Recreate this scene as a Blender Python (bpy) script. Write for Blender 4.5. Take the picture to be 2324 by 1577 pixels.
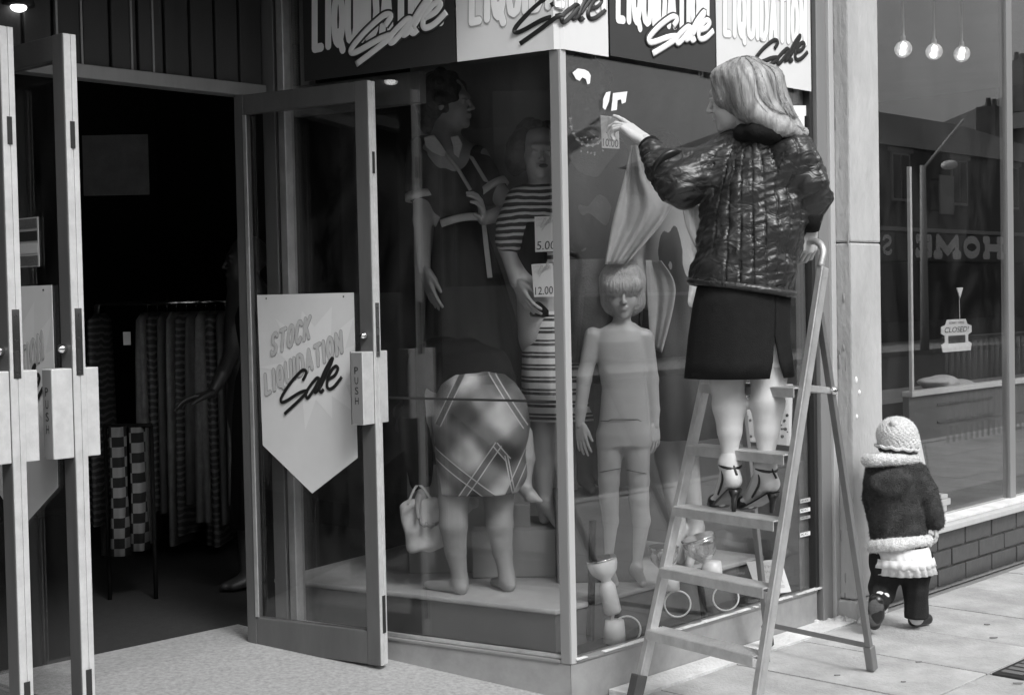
import bpy, math, random
import numpy as np
from mathutils import Vector, Matrix
random.seed(7); rng = np.random.default_rng(7)
scn = bpy.context.scene
for o in list(bpy.data.objects): bpy.data.objects.remove(o)

# ------------------------------------------------------------------ camera
CAM_H = 1.4; CX, CY, FO = 1162.0, 788.5, 50/36*2324
_p = math.radians(1.8); _t = math.radians(1.17)
fv = np.array([0, math.cos(_p), -math.sin(_p)])
_u0 = np.array([0, math.sin(_p), math.cos(_p)]); _r0 = np.array([1., 0, 0])
rv = math.cos(_t)*_r0 - math.sin(_t)*_u0; uv = math.cos(_t)*_u0 + math.sin(_t)*_r0
cam0 = np.array([0, 0, CAM_H])
cd = bpy.data.cameras.new('camera'); cd.lens = 50; cd.sensor_width = 36; cd.clip_end = 500; cd.clip_start = .05
cam = bpy.data.objects.new('camera', cd); scn.collection.objects.link(cam)
M = Matrix.Identity(4)
for i in range(3):
    M[i][0] = rv[i]; M[i][1] = uv[i]; M[i][2] = -fv[i]; M[i][3] = cam0[i]
cam.matrix_world = M; scn.camera = cam

# ------------------------------------------------------------------ daylight
SUN_EL, SUN_ROT = math.radians(48), math.radians(150)
w = bpy.data.worlds.new('World'); scn.world = w; w.use_nodes = True
nt = w.node_tree; nt.nodes.clear()
sky = nt.nodes.new('ShaderNodeTexSky'); sky.sky_type = 'NISHITA'; sky.sun_disc = False
sky.sun_elevation = SUN_EL; sky.sun_rotation = SUN_ROT; sky.dust_density = 4.0; sky.air_density = 1.5
bw = nt.nodes.new('ShaderNodeRGBToBW'); bg = nt.nodes.new('ShaderNodeBackground'); wo = nt.nodes.new('ShaderNodeOutputWorld')
bg.inputs[1].default_value = 0.15
nt.links.new(sky.outputs[0], bw.inputs[0]); nt.links.new(bw.outputs[0], bg.inputs[0]); nt.links.new(bg.outputs[0], wo.inputs[0])
sd = bpy.data.lights.new('sun', 'SUN'); sd.energy = 1.5; sd.angle = math.radians(16); sd.color = (1, 1, 1)
sun = bpy.data.objects.new('sun', sd); scn.collection.objects.link(sun)
_sx, _sy = math.sin(SUN_ROT), math.cos(SUN_ROT)
sdir = Vector((_sx*math.cos(SUN_EL), _sy*math.cos(SUN_EL), math.sin(SUN_EL)))
sun.rotation_euler = sdir.to_track_quat('Z', 'Y').to_euler()
scn.view_settings.view_transform = 'Standard'; scn.view_settings.look = 'None'
scn.view_settings.gamma = 1; scn.view_settings.use_curve_mapping = False
scn.view_settings.exposure = 0.5
try:
    scn.cycles.transparent_max_bounces = 24; scn.cycles.max_bounces = 10
except Exception: pass

# ------------------------------------------------------------------ measuring helpers (photo measured in 2324 x 1577 units)
def ray(x, y): return fv + (x-CX)/FO*rv - (y-CY)/FO*uv
def at(x, y, d): v = ray(x, y); return cam0 + v*(d/v[1])
def G(x, y, z=0): v = ray(x, y); return cam0 + v*((z-CAM_H)/v[2])
def onp(x, y, P, n):
    v = ray(x, y); n = np.array([n[0], n[1], 0.]); P = np.array([P[0], P[1], 0.])
    return cam0 + v*(np.dot(P-cam0, n)/np.dot(v, n))
C = G(1297, 1590)
def _hd(x, y): v = ray(x, y)[:2]; return v/np.hypot(*v)
dF = _hd(4277, 622); dR = _hd(-3970, 790)
nF = np.array([dF[1], -dF[0]]); nR = np.array([-dR[1], dR[0]]); nR = -nR if nR[1] > 0 else nR
class Frame:
    """local wall frame: x along the wall, y inward, z up"""
    def __init__(s, o, x, z=0):
        s.o = np.array([o[0], o[1], z], float); x = np.array([x[0], x[1]], float); x /= np.hypot(*x)
        s.x = np.array([x[0], x[1], 0]); s.y = np.array([-x[1], x[0], 0]); s.z = np.array([0, 0, 1.])
    def __call__(s, a, b, c): return s.o + s.x*a + s.y*b + s.z*c
    def many(s, P): P = np.asarray(P, float); return s.o + P[:, 0:1]*s.x + P[:, 1:2]*s.y + P[:, 2:3]*s.z
    def pix(s, px, py, off=0):
        P = s(0, off, 0); q = onp(px, py, P, s.y); d = q - s.o
        return float(d@s.x), float(q[2])
FF = Frame(C, dF)            # street front, x = distance from the corner to the right
FR = Frame(C, -dR)           # splayed return, x negative away from the corner
WORLD = Frame((0, 0), (1, 0))

# ------------------------------------------------------------------ materials (all neutral grey: black and white photograph)
def newmat(name):
    m = bpy.data.materials.new(name); m.use_nodes = True; nt = m.node_tree
    return m, nt, nt.nodes['Principled BSDF']
def mat(name, v, rough=.6, metal=0, var=.15, scale=8, bump=0, bscale=60, stretch=(1, 1, 1), spec=.5, coat=0, detail=6, sheen=0):
    m, nt, b = newmat(name); N = nt.nodes.new; L = nt.links.new
    tc = N('ShaderNodeTexCoord'); mp = N('ShaderNodeMapping'); mp.inputs['Scale'].default_value = stretch
    L(tc.outputs['Object'], mp.inputs[0])
    n = N('ShaderNodeTexNoise'); n.inputs['Scale'].default_value = scale; n.inputs['Detail'].default_value = detail; n.inputs['Roughness'].default_value = .65
    L(mp.outputs[0], n.inputs['Vector'])
    r = N('ShaderNodeMapRange'); r.inputs[1].default_value = .25; r.inputs[2].default_value = .75
    r.inputs[3].default_value = v*(1-var); r.inputs[4].default_value = v*(1+var)
    L(n.outputs[0], r.inputs[0])
    L(r.outputs[0], b.inputs['Base Color'])
    b.inputs['Roughness'].default_value = rough; b.inputs['Metallic'].default_value = metal
    b.inputs['Specular IOR Level'].default_value = spec; b.inputs['Coat Weight'].default_value = coat
    if sheen: b.inputs['Sheen Weight'].default_value = sheen; b.inputs['Sheen Roughness'].default_value = .5
    if bump:
        n2 = N('ShaderNodeTexNoise'); n2.inputs['Scale'].default_value = bscale; n2.inputs['Detail'].default_value = 8
        L(mp.outputs[0], n2.inputs['Vector']); bp = N('ShaderNodeBump'); bp.inputs['Strength'].default_value = bump; bp.inputs['Distance'].default_value = .01
        L(n2.outputs[0], bp.inputs['Height']); L(bp.outputs[0], b.inputs['Normal'])
    m['v'] = v
    return m
def glassmat(name, tint=.93, rough=.0, f0=.058):
    m = bpy.data.materials.new(name); m.use_nodes = True; nt = m.node_tree; nt.nodes.clear(); N = nt.nodes.new; L = nt.links.new
    out = N('ShaderNodeOutputMaterial'); mx = N('ShaderNodeMixShader'); t = N('ShaderNodeBsdfTransparent'); g = N('ShaderNodeBsdfGlossy')
    t.inputs[0].default_value = (tint, tint, tint, 1); g.inputs[0].default_value = (1, 1, 1, 1); g.inputs['Roughness'].default_value = rough
    lw = N('ShaderNodeLayerWeight'); lw.inputs[0].default_value = .5
    pw = N('ShaderNodeMath'); pw.operation = 'POWER'; pw.inputs[1].default_value = 5
    ml = N('ShaderNodeMath'); ml.operation = 'MULTIPLY_ADD'; ml.inputs[1].default_value = 1-f0; ml.inputs[2].default_value = f0
    L(lw.outputs['Facing'], pw.inputs[0]); L(pw.outputs[0], ml.inputs[0]); L(ml.outputs[0], mx.inputs[0])
    L(t.outputs[0], mx.inputs[1]); L(g.outputs[0], mx.inputs[2])
    if name == 'window_glass':      # dust and wiping marks on the outside
        tc = N('ShaderNodeTexCoord'); mp = N('ShaderNodeMapping'); mp.inputs['Scale'].default_value = (1, 1, .45); mp.inputs['Rotation'].default_value = (.3, .5, .2); L(tc.outputs['Object'], mp.inputs[0])
        n = N('ShaderNodeTexNoise'); n.inputs['Scale'].default_value = 3.2; n.inputs['Detail'].default_value = 9; n.inputs['Roughness'].default_value = .7; n.inputs['Distortion'].default_value = .8; L(mp.outputs[0], n.inputs['Vector'])
        r = N('ShaderNodeMapRange'); r.inputs[1].default_value = .45; r.inputs[2].default_value = .8; r.inputs[3].default_value = .001; r.inputs[4].default_value = .028; L(n.outputs[0], r.inputs[0])
        d = N('ShaderNodeBsdfDiffuse'); d.inputs[0].default_value = (.6, .6, .6, 1); m2 = N('ShaderNodeMixShader'); L(r.outputs[0], m2.inputs[0]); L(mx.outputs[0], m2.inputs[1]); L(d.outputs[0], m2.inputs[2]); L(m2.outputs[0], out.inputs[0])
    else: L(mx.outputs[0], out.inputs[0])
    return m
def emis(name, s):
    m, nt, b = newmat(name); b.inputs['Base Color'].default_value = (.8, .8, .8, 1)
    b.inputs['Emission Color'].default_value = (1, 1, 1, 1); b.inputs['Emission Strength'].default_value = s; return m
def stripes(name, va, vb, freq, duty=.5, axis='Z', rough=.8, warp=.0, fine=False):
    m, nt, b = newmat(name); N = nt.nodes.new; L = nt.links.new
    tc = N('ShaderNodeTexCoord'); sp = N('ShaderNodeSeparateXYZ'); L(tc.outputs['Object'], sp.inputs[0])
    n = N('ShaderNodeTexNoise'); n.inputs['Scale'].default_value = 9; L(tc.outputs['Object'], n.inputs['Vector'])
    a = N('ShaderNodeMath'); a.operation = 'MULTIPLY_ADD'; a.inputs[1].default_value = warp; L(n.outputs[0], a.inputs[0]); L(sp.outputs[axis], a.inputs[2])
    f = N('ShaderNodeMath'); f.operation = 'MULTIPLY'; f.inputs[1].default_value = freq; L(a.outputs[0], f.inputs[0])
    fr = N('ShaderNodeMath'); fr.operation = 'FRACT'; L(f.outputs[0], fr.inputs[0])
    gt = N('ShaderNodeMath'); gt.operation = 'GREATER_THAN'; gt.inputs[1].default_value = duty; L(fr.outputs[0], gt.inputs[0])
    src = gt
    if fine:
        f2 = N('ShaderNodeMath'); f2.operation = 'COMPARE'; f2.inputs[1].default_value = duty*.55; f2.inputs[2].default_value = .05; L(fr.outputs[0], f2.inputs[0])
        mx2 = N('ShaderNodeMath'); mx2.operation = 'MAXIMUM'; L(gt.outputs[0], mx2.inputs[0]); L(f2.outputs[0], mx2.inputs[1]); src = mx2
    r = N('ShaderNodeMapRange'); r.inputs[3].default_value = va; r.inputs[4].default_value = vb; L(src.outputs[0], r.inputs[0])
    L(r.outputs[0], b.inputs['Base Color']); b.inputs['Roughness'].default_value = rough
    return m
MT = {}
MT['alu'] = mat('aluminium', .58, .42, .7, .22, 14, .10, 160, (1, 1, .8))
MT['alu_edge'] = mat('lit_aluminium_edge', .70, .45, .5, .16, 16, .08, 110, (1, 1, 1))  # skylight on street-facing door edges put into a paler colour
MT['alu_dark'] = mat('dull_aluminium', .26, .5, .6, .12, 12, .04, 150, (1, 1, .2))
MT['frame_grey'] = mat('grey_anodised_frame', .27, .45, .35, .10, 6, .03, 120, (1, 1, .2))
MT['frame_dk'] = mat('dark_door_frame', .10, .5, .2, .30, 6, .03, 120, (1, 1, .2))
MT['mullion'] = mat('satin_mullion', .55, .42, .3, .06, 20, .03, 120, (1, 1, .1))
MT['plinth'] = mat('grey_plinth_panel', .30, .55, .2, .28, 5, .05, 80)
MT['rubber'] = mat('black_rubber', .02, .6, 0, .2)
MT['black'] = mat('black_gap', .012, .7, 0, .2)
MT['gloss_black'] = mat('gloss_black_paint', .015, .12, 0, .2)
MT['glass'] = glassmat('window_glass', .94)
MT['bulbglass'] = glassmat('lamp_glass', .9, .05, .10)
MT['spotglass'] = glassmat('silvered_lamp_glass', .8, .06, .35)
MT['haze_glass'] = glassmat('milky_lamp_glass', .75, .45, .30)
MT['conc'] = mat('paving_slab', .38, .85, 0, .38, 3.6, .5, 90, detail=12)
MT['conc2'] = mat('paving_slab_worn', .35, .85, 0, .44, 3.0, .5, 90, detail=12)
MT['apron'] = mat('pale_cement_strip', .60, .85, 0, .22, 9, .6, 70)
MT['terrazzo'] = mat('terrazzo_ramp', .34, .55, 0, .40, 60, .08, 140, detail=10)
MT['gum'] = mat('trodden_gum', .20, .8, 0, .2, 40)
MT['asphalt'] = mat('asphalt', .06, .9, 0, .3, 30, .6, 200)
MT['stone'] = mat('weathered_stone', .42, .85, 0, .28, 3.2, .5, 60, (1, 1, .35))
MT['stone_dk'] = mat('stained_stone', .30, .85, 0, .35, 4, .6, 50, (1, 1, .3))
MT['glazed'] = mat('dark_glazed_brick', .055, .28, 0, .25, 14, .08, 40)
MT['mortar'] = mat('mortar', .20, .9, 0, .2, 30, .4, 100)
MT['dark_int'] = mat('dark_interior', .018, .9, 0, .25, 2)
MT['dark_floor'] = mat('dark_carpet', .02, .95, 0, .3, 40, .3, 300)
MT['boards'] = mat('dark_boarding', .035, .6, 0, .3, 4, .1, 60, (1, 1, .2))
MT['platform'] = mat('display_carpet', .40, .95, 0, .10, 18, .3, 250)
MT['panel'] = mat('display_panel', .30, .8, 0, .10, 3, .1, 30)
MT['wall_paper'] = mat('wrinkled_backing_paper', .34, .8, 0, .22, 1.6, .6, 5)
MT['panel_dk'] = mat('display_panel_dark', .09, .8, 0, .15, 3, .1, 30)
MT['paper_w'] = mat('white_card', .82, .65, 0, .04, 6, .05, 20)
MT['paper_l'] = mat('light_poster_card', .58, .5, 0, .05, 6, .04, 20)
MT['paper_l2'] = mat('light_poster_burst', .68, .5, 0, .04, 6, .04, 20)
MT['paper_l3'] = mat('poster_burst', .64, .5, 0, .05, 6, .04, 20)
MT['paper_d'] = mat('dark_poster_card', .035, .4, 0, .1, 6, .04, 20)
MT['print_w'] = mat('white_print', .85, .55, 0, .04, 10)
MT['print_g'] = mat('grey_print', .40, .6, 0, .06, 10)
MT['print_m'] = mat('mid_grey_print', .50, .6, 0, .06, 10)
MT['print_o'] = mat('dull_print_outline', .17, .6, 0, .06, 10)
MT['print_p'] = mat('dull_print_fill', .42, .6, 0, .06, 10)
MT['print_k'] = mat('black_print', .012, .5, 0, .1, 10)
MT['skin'] = mat('skin', .50, .5, 0, .08, 14, .08, 220)
MT['tights'] = mat('sheer_tights', .46, .55, 0, .10, 10, .05, 400)
MT['skin_dim'] = mat('skin_tights_tan', .30, .6, 0, .08, 12, .03, 200)
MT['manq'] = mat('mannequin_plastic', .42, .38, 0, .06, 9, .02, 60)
MT['manq_dk'] = mat('dimmed_mannequin_plastic', .04, .45, 0, .1, 9)  # doorway gloom put into a darkened mannequin colour
MT['manq_child'] = mat('child_mannequin_plastic', .36, .4, 0, .08, 9, .03, 60)
MT['lips'] = mat('dark_lip_paint', .05, .35)
MT['hair_b'] = mat('blonde_hair', .30, .45, 0, .60, 38, .5, 110, (1, 1, .16))
MT['hair_c'] = mat('blonde_wig', .36, .4, 0, .4, 34, .9, 130, (1, 1, .12))
MT['hair_d'] = mat('dark_curly_wig', .015, .5, 0, .4, 30, 1, 60)
MT['skirt_k'] = mat('black_wool_skirt', .012, .9, 0, .25, 40, .3, 300, spec=.2)
MT['leather'] = mat('black_leather', .015, .3, 0, .2)
MT['fur_d'] = mat('dark_fur', .05, .9, 0, .6, 22, .8, 200, spec=.25)
MT['fur_w'] = mat('white_fur', .75, .9, 0, .15, 40, 1, 160)
MT['wool_w'] = mat('white_crochet', .78, .95, 0, .22, 90, 1, 260)
MT['cloth_w'] = mat('white_cotton', .70, .8, 0, .10, 14, .4, 60)
MT['cloth_drape'] = mat('pale_drape_cloth', .34, .75, 0, .15, 10, .3, 50)
MT['cloth_k'] = mat('black_cloth', .012, .9, 0, .2, 20, .3, 200, spec=.15)
MT['cloth_d'] = mat('dark_dress_cloth', .06, .85, 0, .2, 9, .2, 200)
MT['cloth_dg'] = mat('dark_grey_cloth', .07, .85, 0, .25, 12, .3, 120)
MT['cloth_m'] = mat('mid_grey_cloth', .16, .85, 0, .25, 12, .3, 120)
MT['cloth_r1'] = stripes('striped_rack_cloth', .10, .26, 28, .6, 'Z', .9, .05)
MT['cloth_r2'] = mat('grey_rack_cloth', .30, .85, 0, .35, 16, .4, 100)
MT['trouser'] = mat('dark_trousers', .02, .9, 0, .25, 20, .3, 200, spec=.2)
MT['jersey_st'] = stripes('striped_jersey', .03, .50, 36, .58, 'Z', .8, .022)
MT['skirt_st'] = stripes('striped_skirt', .05, .62, 19.5, .52, 'Z', .8, .004, True)
MT['tee_st'] = stripes('striped_tee', .16, .66, 75, .5, 'Z', .8, .02)
MT['chrome'] = mat('chrome', .8, .08, 1, .05)
MT['white_pl'] = mat('white_plastic', .78, .3, 0, .04)
MT['brick_far'] = mat('far_brick', .11, .9, 0, .25, 1.5)
MT['brick_far2'] = mat('far_render', .17, .9, 0, .2, 1.5)
MT['slate'] = mat('slate_roof', .10, .6, 0, .25, 2)
MT['win_dark'] = mat('far_window', .03, .1, 0, .2)
MT['trim_far'] = mat('far_trim', .38, .8, 0, .15, 2)
MT['bag'] = mat('pale_bag_cloth', .52, .8, 0, .15, 8, .5, 25)

# ------------------------------------------------------------------ objects
COL = scn.collection
def thing(name, label, cat, loc=(0, 0, 0), group=None, kind=None):
    o = bpy.data.objects.new(name, None); COL.objects.link(o); o.location = tuple(float(v) for v in loc); o.empty_display_size = .1
    if label: o['label'] = label
    if cat: o['category'] = cat
    if group: o['group'] = group
    if kind: o['kind'] = kind
    return o
def tag(o, label=None, cat=None, group=None, kind=None):
    for k, v in (('label', label), ('category', cat), ('group', group), ('kind', kind)):
        if v: o[k] = v
    return o
def wpos(o):
    p = np.zeros(3)
    while o is not None: p = p + np.array(o.location); o = o.parent
    return p
def mesh_obj(name, V, F, m, parent=None, smooth=False, loc=None, bevel=0, label=None, matidx=None):
    V = np.asarray(V, float); base = np.array(loc, float) if loc is not None else (np.zeros(3) if parent is None else wpos(parent))
    if parent is not None: pb = wpos(parent)
    else: pb = np.zeros(3)
    me = bpy.data.meshes.new(name)
    me.from_pydata([tuple(v) for v in (V-base)], [], [tuple(int(i) for i in f) for f in F])
    for x in (m if isinstance(m, (list, tuple)) else [m]): me.materials.append(x)
    if matidx is not None: me.polygons.foreach_set('material_index', np.asarray(matidx, dtype=np.int32))
    if smooth: me.polygons.foreach_set('use_smooth', [True]*len(me.polygons))
    me.update()
    o = bpy.data.objects.new(name, me); COL.objects.link(o); o.location = tuple(base-pb); o.parent = parent
    if bevel:
        bv = o.modifiers.new('bevel', 'BEVEL'); bv.width = bevel; bv.segments = 2; bv.limit_method = 'ANGLE'
    if label: o['label'] = label
    return o
class MB:
    def __init__(s): s.V = []; s.F = []; s.n = 0
    def add(s, V, F):
        V = np.asarray(V, float); s.V.append(V); s.F += [tuple(i+s.n for i in f) for f in F]; s.n += len(V); return s
    def box(s, fr, x0, x1, y0, y1, z0, z1):
        P = [(x, y, z) for z in (z0, z1) for y in (y0, y1) for x in (x0, x1)]
        return s.add(fr.many(P), [(0, 2, 3, 1), (4, 5, 7, 6), (0, 1, 5, 4), (2, 6, 7, 3), (0, 4, 6, 2), (1, 3, 7, 5)])
    def prism(s, P, Q):
        """closed prism between two outlines (lists of 3D points)"""
        n = len(P); F = [tuple(range(n))[::-1], tuple(range(n, 2*n))]
        F += [(i, (i+1) % n, n+(i+1) % n, n+i) for i in range(n)]
        return s.add(np.vstack([P, Q]), F)
    def tube(s, pts, r, n=8, flat=None, closed=False):
        pts = [np.array(p, float) for p in pts]; m = len(pts)
        rs = r if hasattr(r, '__len__') else [r]*m
        rings = []; prev = None
        for i, p in enumerate(pts):
            if closed: t = pts[(i+1) % m]-pts[i-1]
            else: t = pts[min(i+1, m-1)]-pts[max(i-1, 0)]
            t = t/(np.linalg.norm(t)+1e-12)
            if flat is not None: b = np.array(flat[0], float); a = np.cross(t, b); a /= np.linalg.norm(a)+1e-9; k = flat[1]
            else:
                ref = prev if prev is not None else (np.array([0, 0, 1.]) if abs(t[2]) < .9 else np.array([1., 0, 0]))
                a = ref - t*(ref@t); a /= np.linalg.norm(a)+1e-9; prev = a; b = np.cross(t, a); k = 1
            rings.append([p + rs[i]*(math.cos(2*math.pi*j/n)*a + math.sin(2*math.pi*j/n)*b*k) for j in range(n)])
        V = np.array(rings).reshape(-1, 3); F = []
        for i in range(m if closed else m-1):
            i2 = (i+1) % m
            for j in range(n):
                j2 = (j+1) % n; F.append((i*n+j, i*n+j2, i2*n+j2, i2*n+j))
        if not closed: F += [tuple(range(n))[::-1], tuple((m-1)*n+j for j in range(n))]
        return s.add(V, F)
    def lathe(s, c, axis, prof, n=24):
        axis = np.array(axis, float); axis /= np.linalg.norm(axis); ref = np.array([0, 0, 1.]) if abs(axis[2]) < .9 else np.array([1., 0, 0])
        a = np.cross(axis, ref); a /= np.linalg.norm(a); b = np.cross(axis, a); V = []; m = len(prof)
        for h, r in prof:
            for j in range(n): V.append(np.array(c)+axis*h+r*(math.cos(2*math.pi*j/n)*a+math.sin(2*math.pi*j/n)*b))
        F = []
        for i in range(m-1):
            for j in range(n): j2 = (j+1) % n; F.append((i*n+j, i*n+j2, (i+1)*n+j2, (i+1)*n+j))
        F += [tuple(range(n))[::-1], tuple((m-1)*n+j for j in range(n))]
        return s.add(V, F)
    def sphere(s, c, r, n=14): 
        r = np.array(r if hasattr(r, '__len__') else [r]*3, float); V = []; m = n//2+1
        for i in range(m):
            ph = math.pi*i/(m-1)
            for j in range(n): V.append(np.array(c)+r*np.array([math.sin(ph+1e-4)*math.cos(2*math.pi*j/n), math.sin(ph+1e-4)*math.sin(2*math.pi*j/n), math.cos(ph)]))
        F = [(i*n+j, (i+1)*n+j, (i+1)*n+(j+1) % n, i*n+(j+1) % n) for i in range(m-1) for j in range(n)]
        return s.add(V, F)
    def obj(s, name, m, parent=None, smooth=False, loc=None, bevel=0, label=None):
        return mesh_obj(name, np.vstack(s.V), s.F, m, parent, smooth, loc, bevel, label)
def box(name, fr, dims, m, parent=None, bevel=.002, loc=None, label=None):
    return MB().box(fr, *dims).obj(name, m, parent, False, loc, bevel, label)
def smooth_path(P, n=6):
    P = [np.array(p, float) for p in P]; out = []
    for i in range(len(P)-1):
        p0, p1, p2, p3 = P[max(i-1, 0)], P[i], P[i+1], P[min(i+2, len(P)-1)]
        for k in range(n):
            t = k/n; out.append(.5*((2*p1)+(-p0+p2)*t+(2*p0-5*p1+4*p2-p3)*t*t+(-p0+3*p1-3*p2+p3)*t**3))
    out.append(P[-1]); return out

# ------------------------------------------------------------------ lettering
def glyphs(text, size=1., xs=1., shear=0., bold=0., spacing=1., font=None):
    bold = 0.
    cu = bpy.data.curves.new('lettering', 'FONT'); cu.body = text; cu.size = 1; cu.offset = bold; cu.shear = shear; cu.space_character = spacing
    cu.fill_mode = 'FRONT'; cu.dimensions = '2D'; cu.resolution_u = 3
    o = bpy.data.objects.new('lettering', cu); COL.objects.link(o)
    dg = bpy.context.evaluated_depsgraph_get(); me = bpy.data.meshes.new_from_object(o.evaluated_get(dg))
    V = np.array([v.co[:] for v in me.vertices]) if len(me.vertices) else np.zeros((1, 3)); F = [tuple(p.vertices) for p in me.polygons]
    bpy.data.objects.remove(o); bpy.data.curves.remove(cu); bpy.data.meshes.remove(me)
    V = V[:, :2]*size; V[:, 0] *= xs
    return V, F
_gc = {}
def letters(mb, mp, text, x, y, h, width=None, rise=0., shear=0., bold=0., off=.001, arc=0., spacing=1.):
    """mp(u, v, d) -> world point; text with its baseline start at (u, v), cap height h, fitted to width"""
    k = (text, shear, bold, spacing)
    if k not in _gc: _gc[k] = glyphs(text, 1, 1, shear, bold, spacing)
    V, F = _gc[k]; V = V.copy(); V -= [V[:, 0].min(), 0]
    V[:, 1] *= h/.70; wd = V[:, 0].max(); V[:, 0] *= (width/wd if width else h/.70)
    ca, sa = math.cos(rise), math.sin(rise)
    U = x+V[:, 0]; W = y+V[:, 0]*math.tan(rise)+V[:, 1]
    mb.add(np.array([mp(a, b, off) for a, b in zip(U, W)]), F)
_sp = [[(765,950),(830,845),(792,810),(720,840),(560,980),(430,1130),(385,1210),(410,1245),(500,1215),(700,1115),(825,1085),(800,1130),(640,1255),(440,1400)],
       [(1050,930),(1000,915),(900,1005),(820,1105),(820,1175),(860,1165),(960,1050),(1040,935),(975,1060),(962,1105),(1000,1085),(1060,1025)],
       [(1060,1025),(1180,830),(1270,658),(1225,690),(1110,860),(1038,1030),(1062,1100),(1110,1060)],
       [(1185,930),(1290,880),(1350,795),(1320,757),(1260,795),(1190,900),(1165,1010),(1200,1058),(1290,1018),(1410,895)]]
SALE = [[((x-435)*.518, (1400-y)*.518) for x, y in st] for st in _sp]
_ov = [(.25+.25*math.cos(t), .5+.5*math.sin(t)) for t in np.linspace(0, 2*math.pi, 13)]
CH = {'L': [[(0, 1), (0, 0), (.40, 0)]], 'I': [[(0, 1), (0, 0)]], 'Q': [_ov, [(.26, .22), (.52, -.14)]], 'U': [[(0, 1), (0, .25), (.08, .05), (.25, 0), (.42, .05), (.5, .25), (.5, 1)]],
      'D': [[(0, 0), (0, 1), (.25, 1), (.44, .85), (.5, .5), (.44, .15), (.25, 0), (0, 0)]], 'A': [[(0, 0), (.25, 1), (.5, 0)], [(.1, .28), (.4, .28)]], 'T': [[(0, 1), (.5, 1)], [(.25, 1), (.25, 0)]],
      'O': [_ov], 'N': [[(0, 0), (0, 1), (.46, 0), (.46, 1)]], 'S': [[(.46, .84), (.36, .98), (.2, 1), (.04, .88), (.02, .7), (.12, .56), (.36, .42), (.46, .28), (.42, .1), (.25, 0), (.08, .02), (.0, .16)]],
      'C': [[(.46, .82), (.36, .97), (.22, 1), (.06, .85), (0, .5), (.06, .15), (.22, 0), (.36, .03), (.46, .18)]], 'K': [[(0, 0), (0, 1)], [(.46, 1), (.04, .45)], [(.14, .55), (.48, 0)]]}
CH.update({'H': [[(0, 0), (0, 1)], [(.5, 0), (.5, 1)], [(0, .5), (.5, .5)], [(-.07, 0), (.07, 0)], [(.43, 0), (.57, 0)], [(-.07, 1), (.07, 1)], [(.43, 1), (.57, 1)]], 'M': [[(0, 0), (0, 1), (.27, .2), (.54, 1), (.54, 0)], [(-.07, 0), (.07, 0)], [(.47, 0), (.61, 0)]], 'E': [[(.48, .18), (.48, 0), (0, 0), (0, 1), (.46, 1), (.46, .84)], [(0, .5), (.34, .5)]]})
def chunky(mb, mp, text, x, y, h, width, rise, shear, r, off, th=.0006):
    """fat cartoon capitals built from short flat bars and discs"""
    adv = {'I': .36}; tot = sum(adv.get(c, .84) for c in text)-.34; kx = width/tot; X = 0; seq = 0; tr = math.tan(rise)
    def P(u, v, d): U = (u+shear*v*.6)*kx; return mp(x+U, y+U*tr+v*h, d)
    rx = .88*r*kx; ry = max(rx*1.15, r*h*.45)
    for c in text:
        for st in CH[c]:
            for i, (u, v) in enumerate(st):
                seq += 1; z = off+th+(seq % 7)*.00006
                U = (X+u+shear*v*.6)*kx; W = y+U*tr+v*h
                cc = [(x+U+rx*math.cos(t), W+ry*math.sin(t)) for t in np.linspace(0, 2*math.pi, 11)[:-1]]
                mb.prism([mp(a, b_, off) for a, b_ in cc], [mp(a, b_, z) for a, b_ in cc])
                if i+1 < len(st):
                    u2, v2 = st[i+1]; U2 = (X+u2+shear*v2*.6)*kx; W2 = y+U2*tr+v2*h; dx, dy = U2-U, W2-W; l = math.hypot(dx, dy)+1e-9; nx, ny = -dy/l*rx, dx/l*ry
                    q = [(x+U+nx, W+ny), (x+U-nx, W-ny), (x+U2-nx, W2-ny), (x+U2+nx, W2+ny)]; z += .00003
                    mb.prism([mp(a, b_, off) for a, b_ in q], [mp(a, b_, z) for a, b_ in q])
        X += adv.get(c, .84)
def sale(mb, mp, x, y, w, rise=0., lw=.02, d=.0025, off=.002, nrm=None, ys=1.):
    k = w/510.; wd = float(np.linalg.norm(mp(x+w, y, 0)-mp(x, y, 0)))
    for st in SALE:
        P = smooth_path([mp(x+a*k, y+b*k*ys+a*k*math.tan(rise), off) for a, b in st], 5)
        mb.tube(P, lw*wd, 8, (nrm, d/(lw*wd)))

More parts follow.
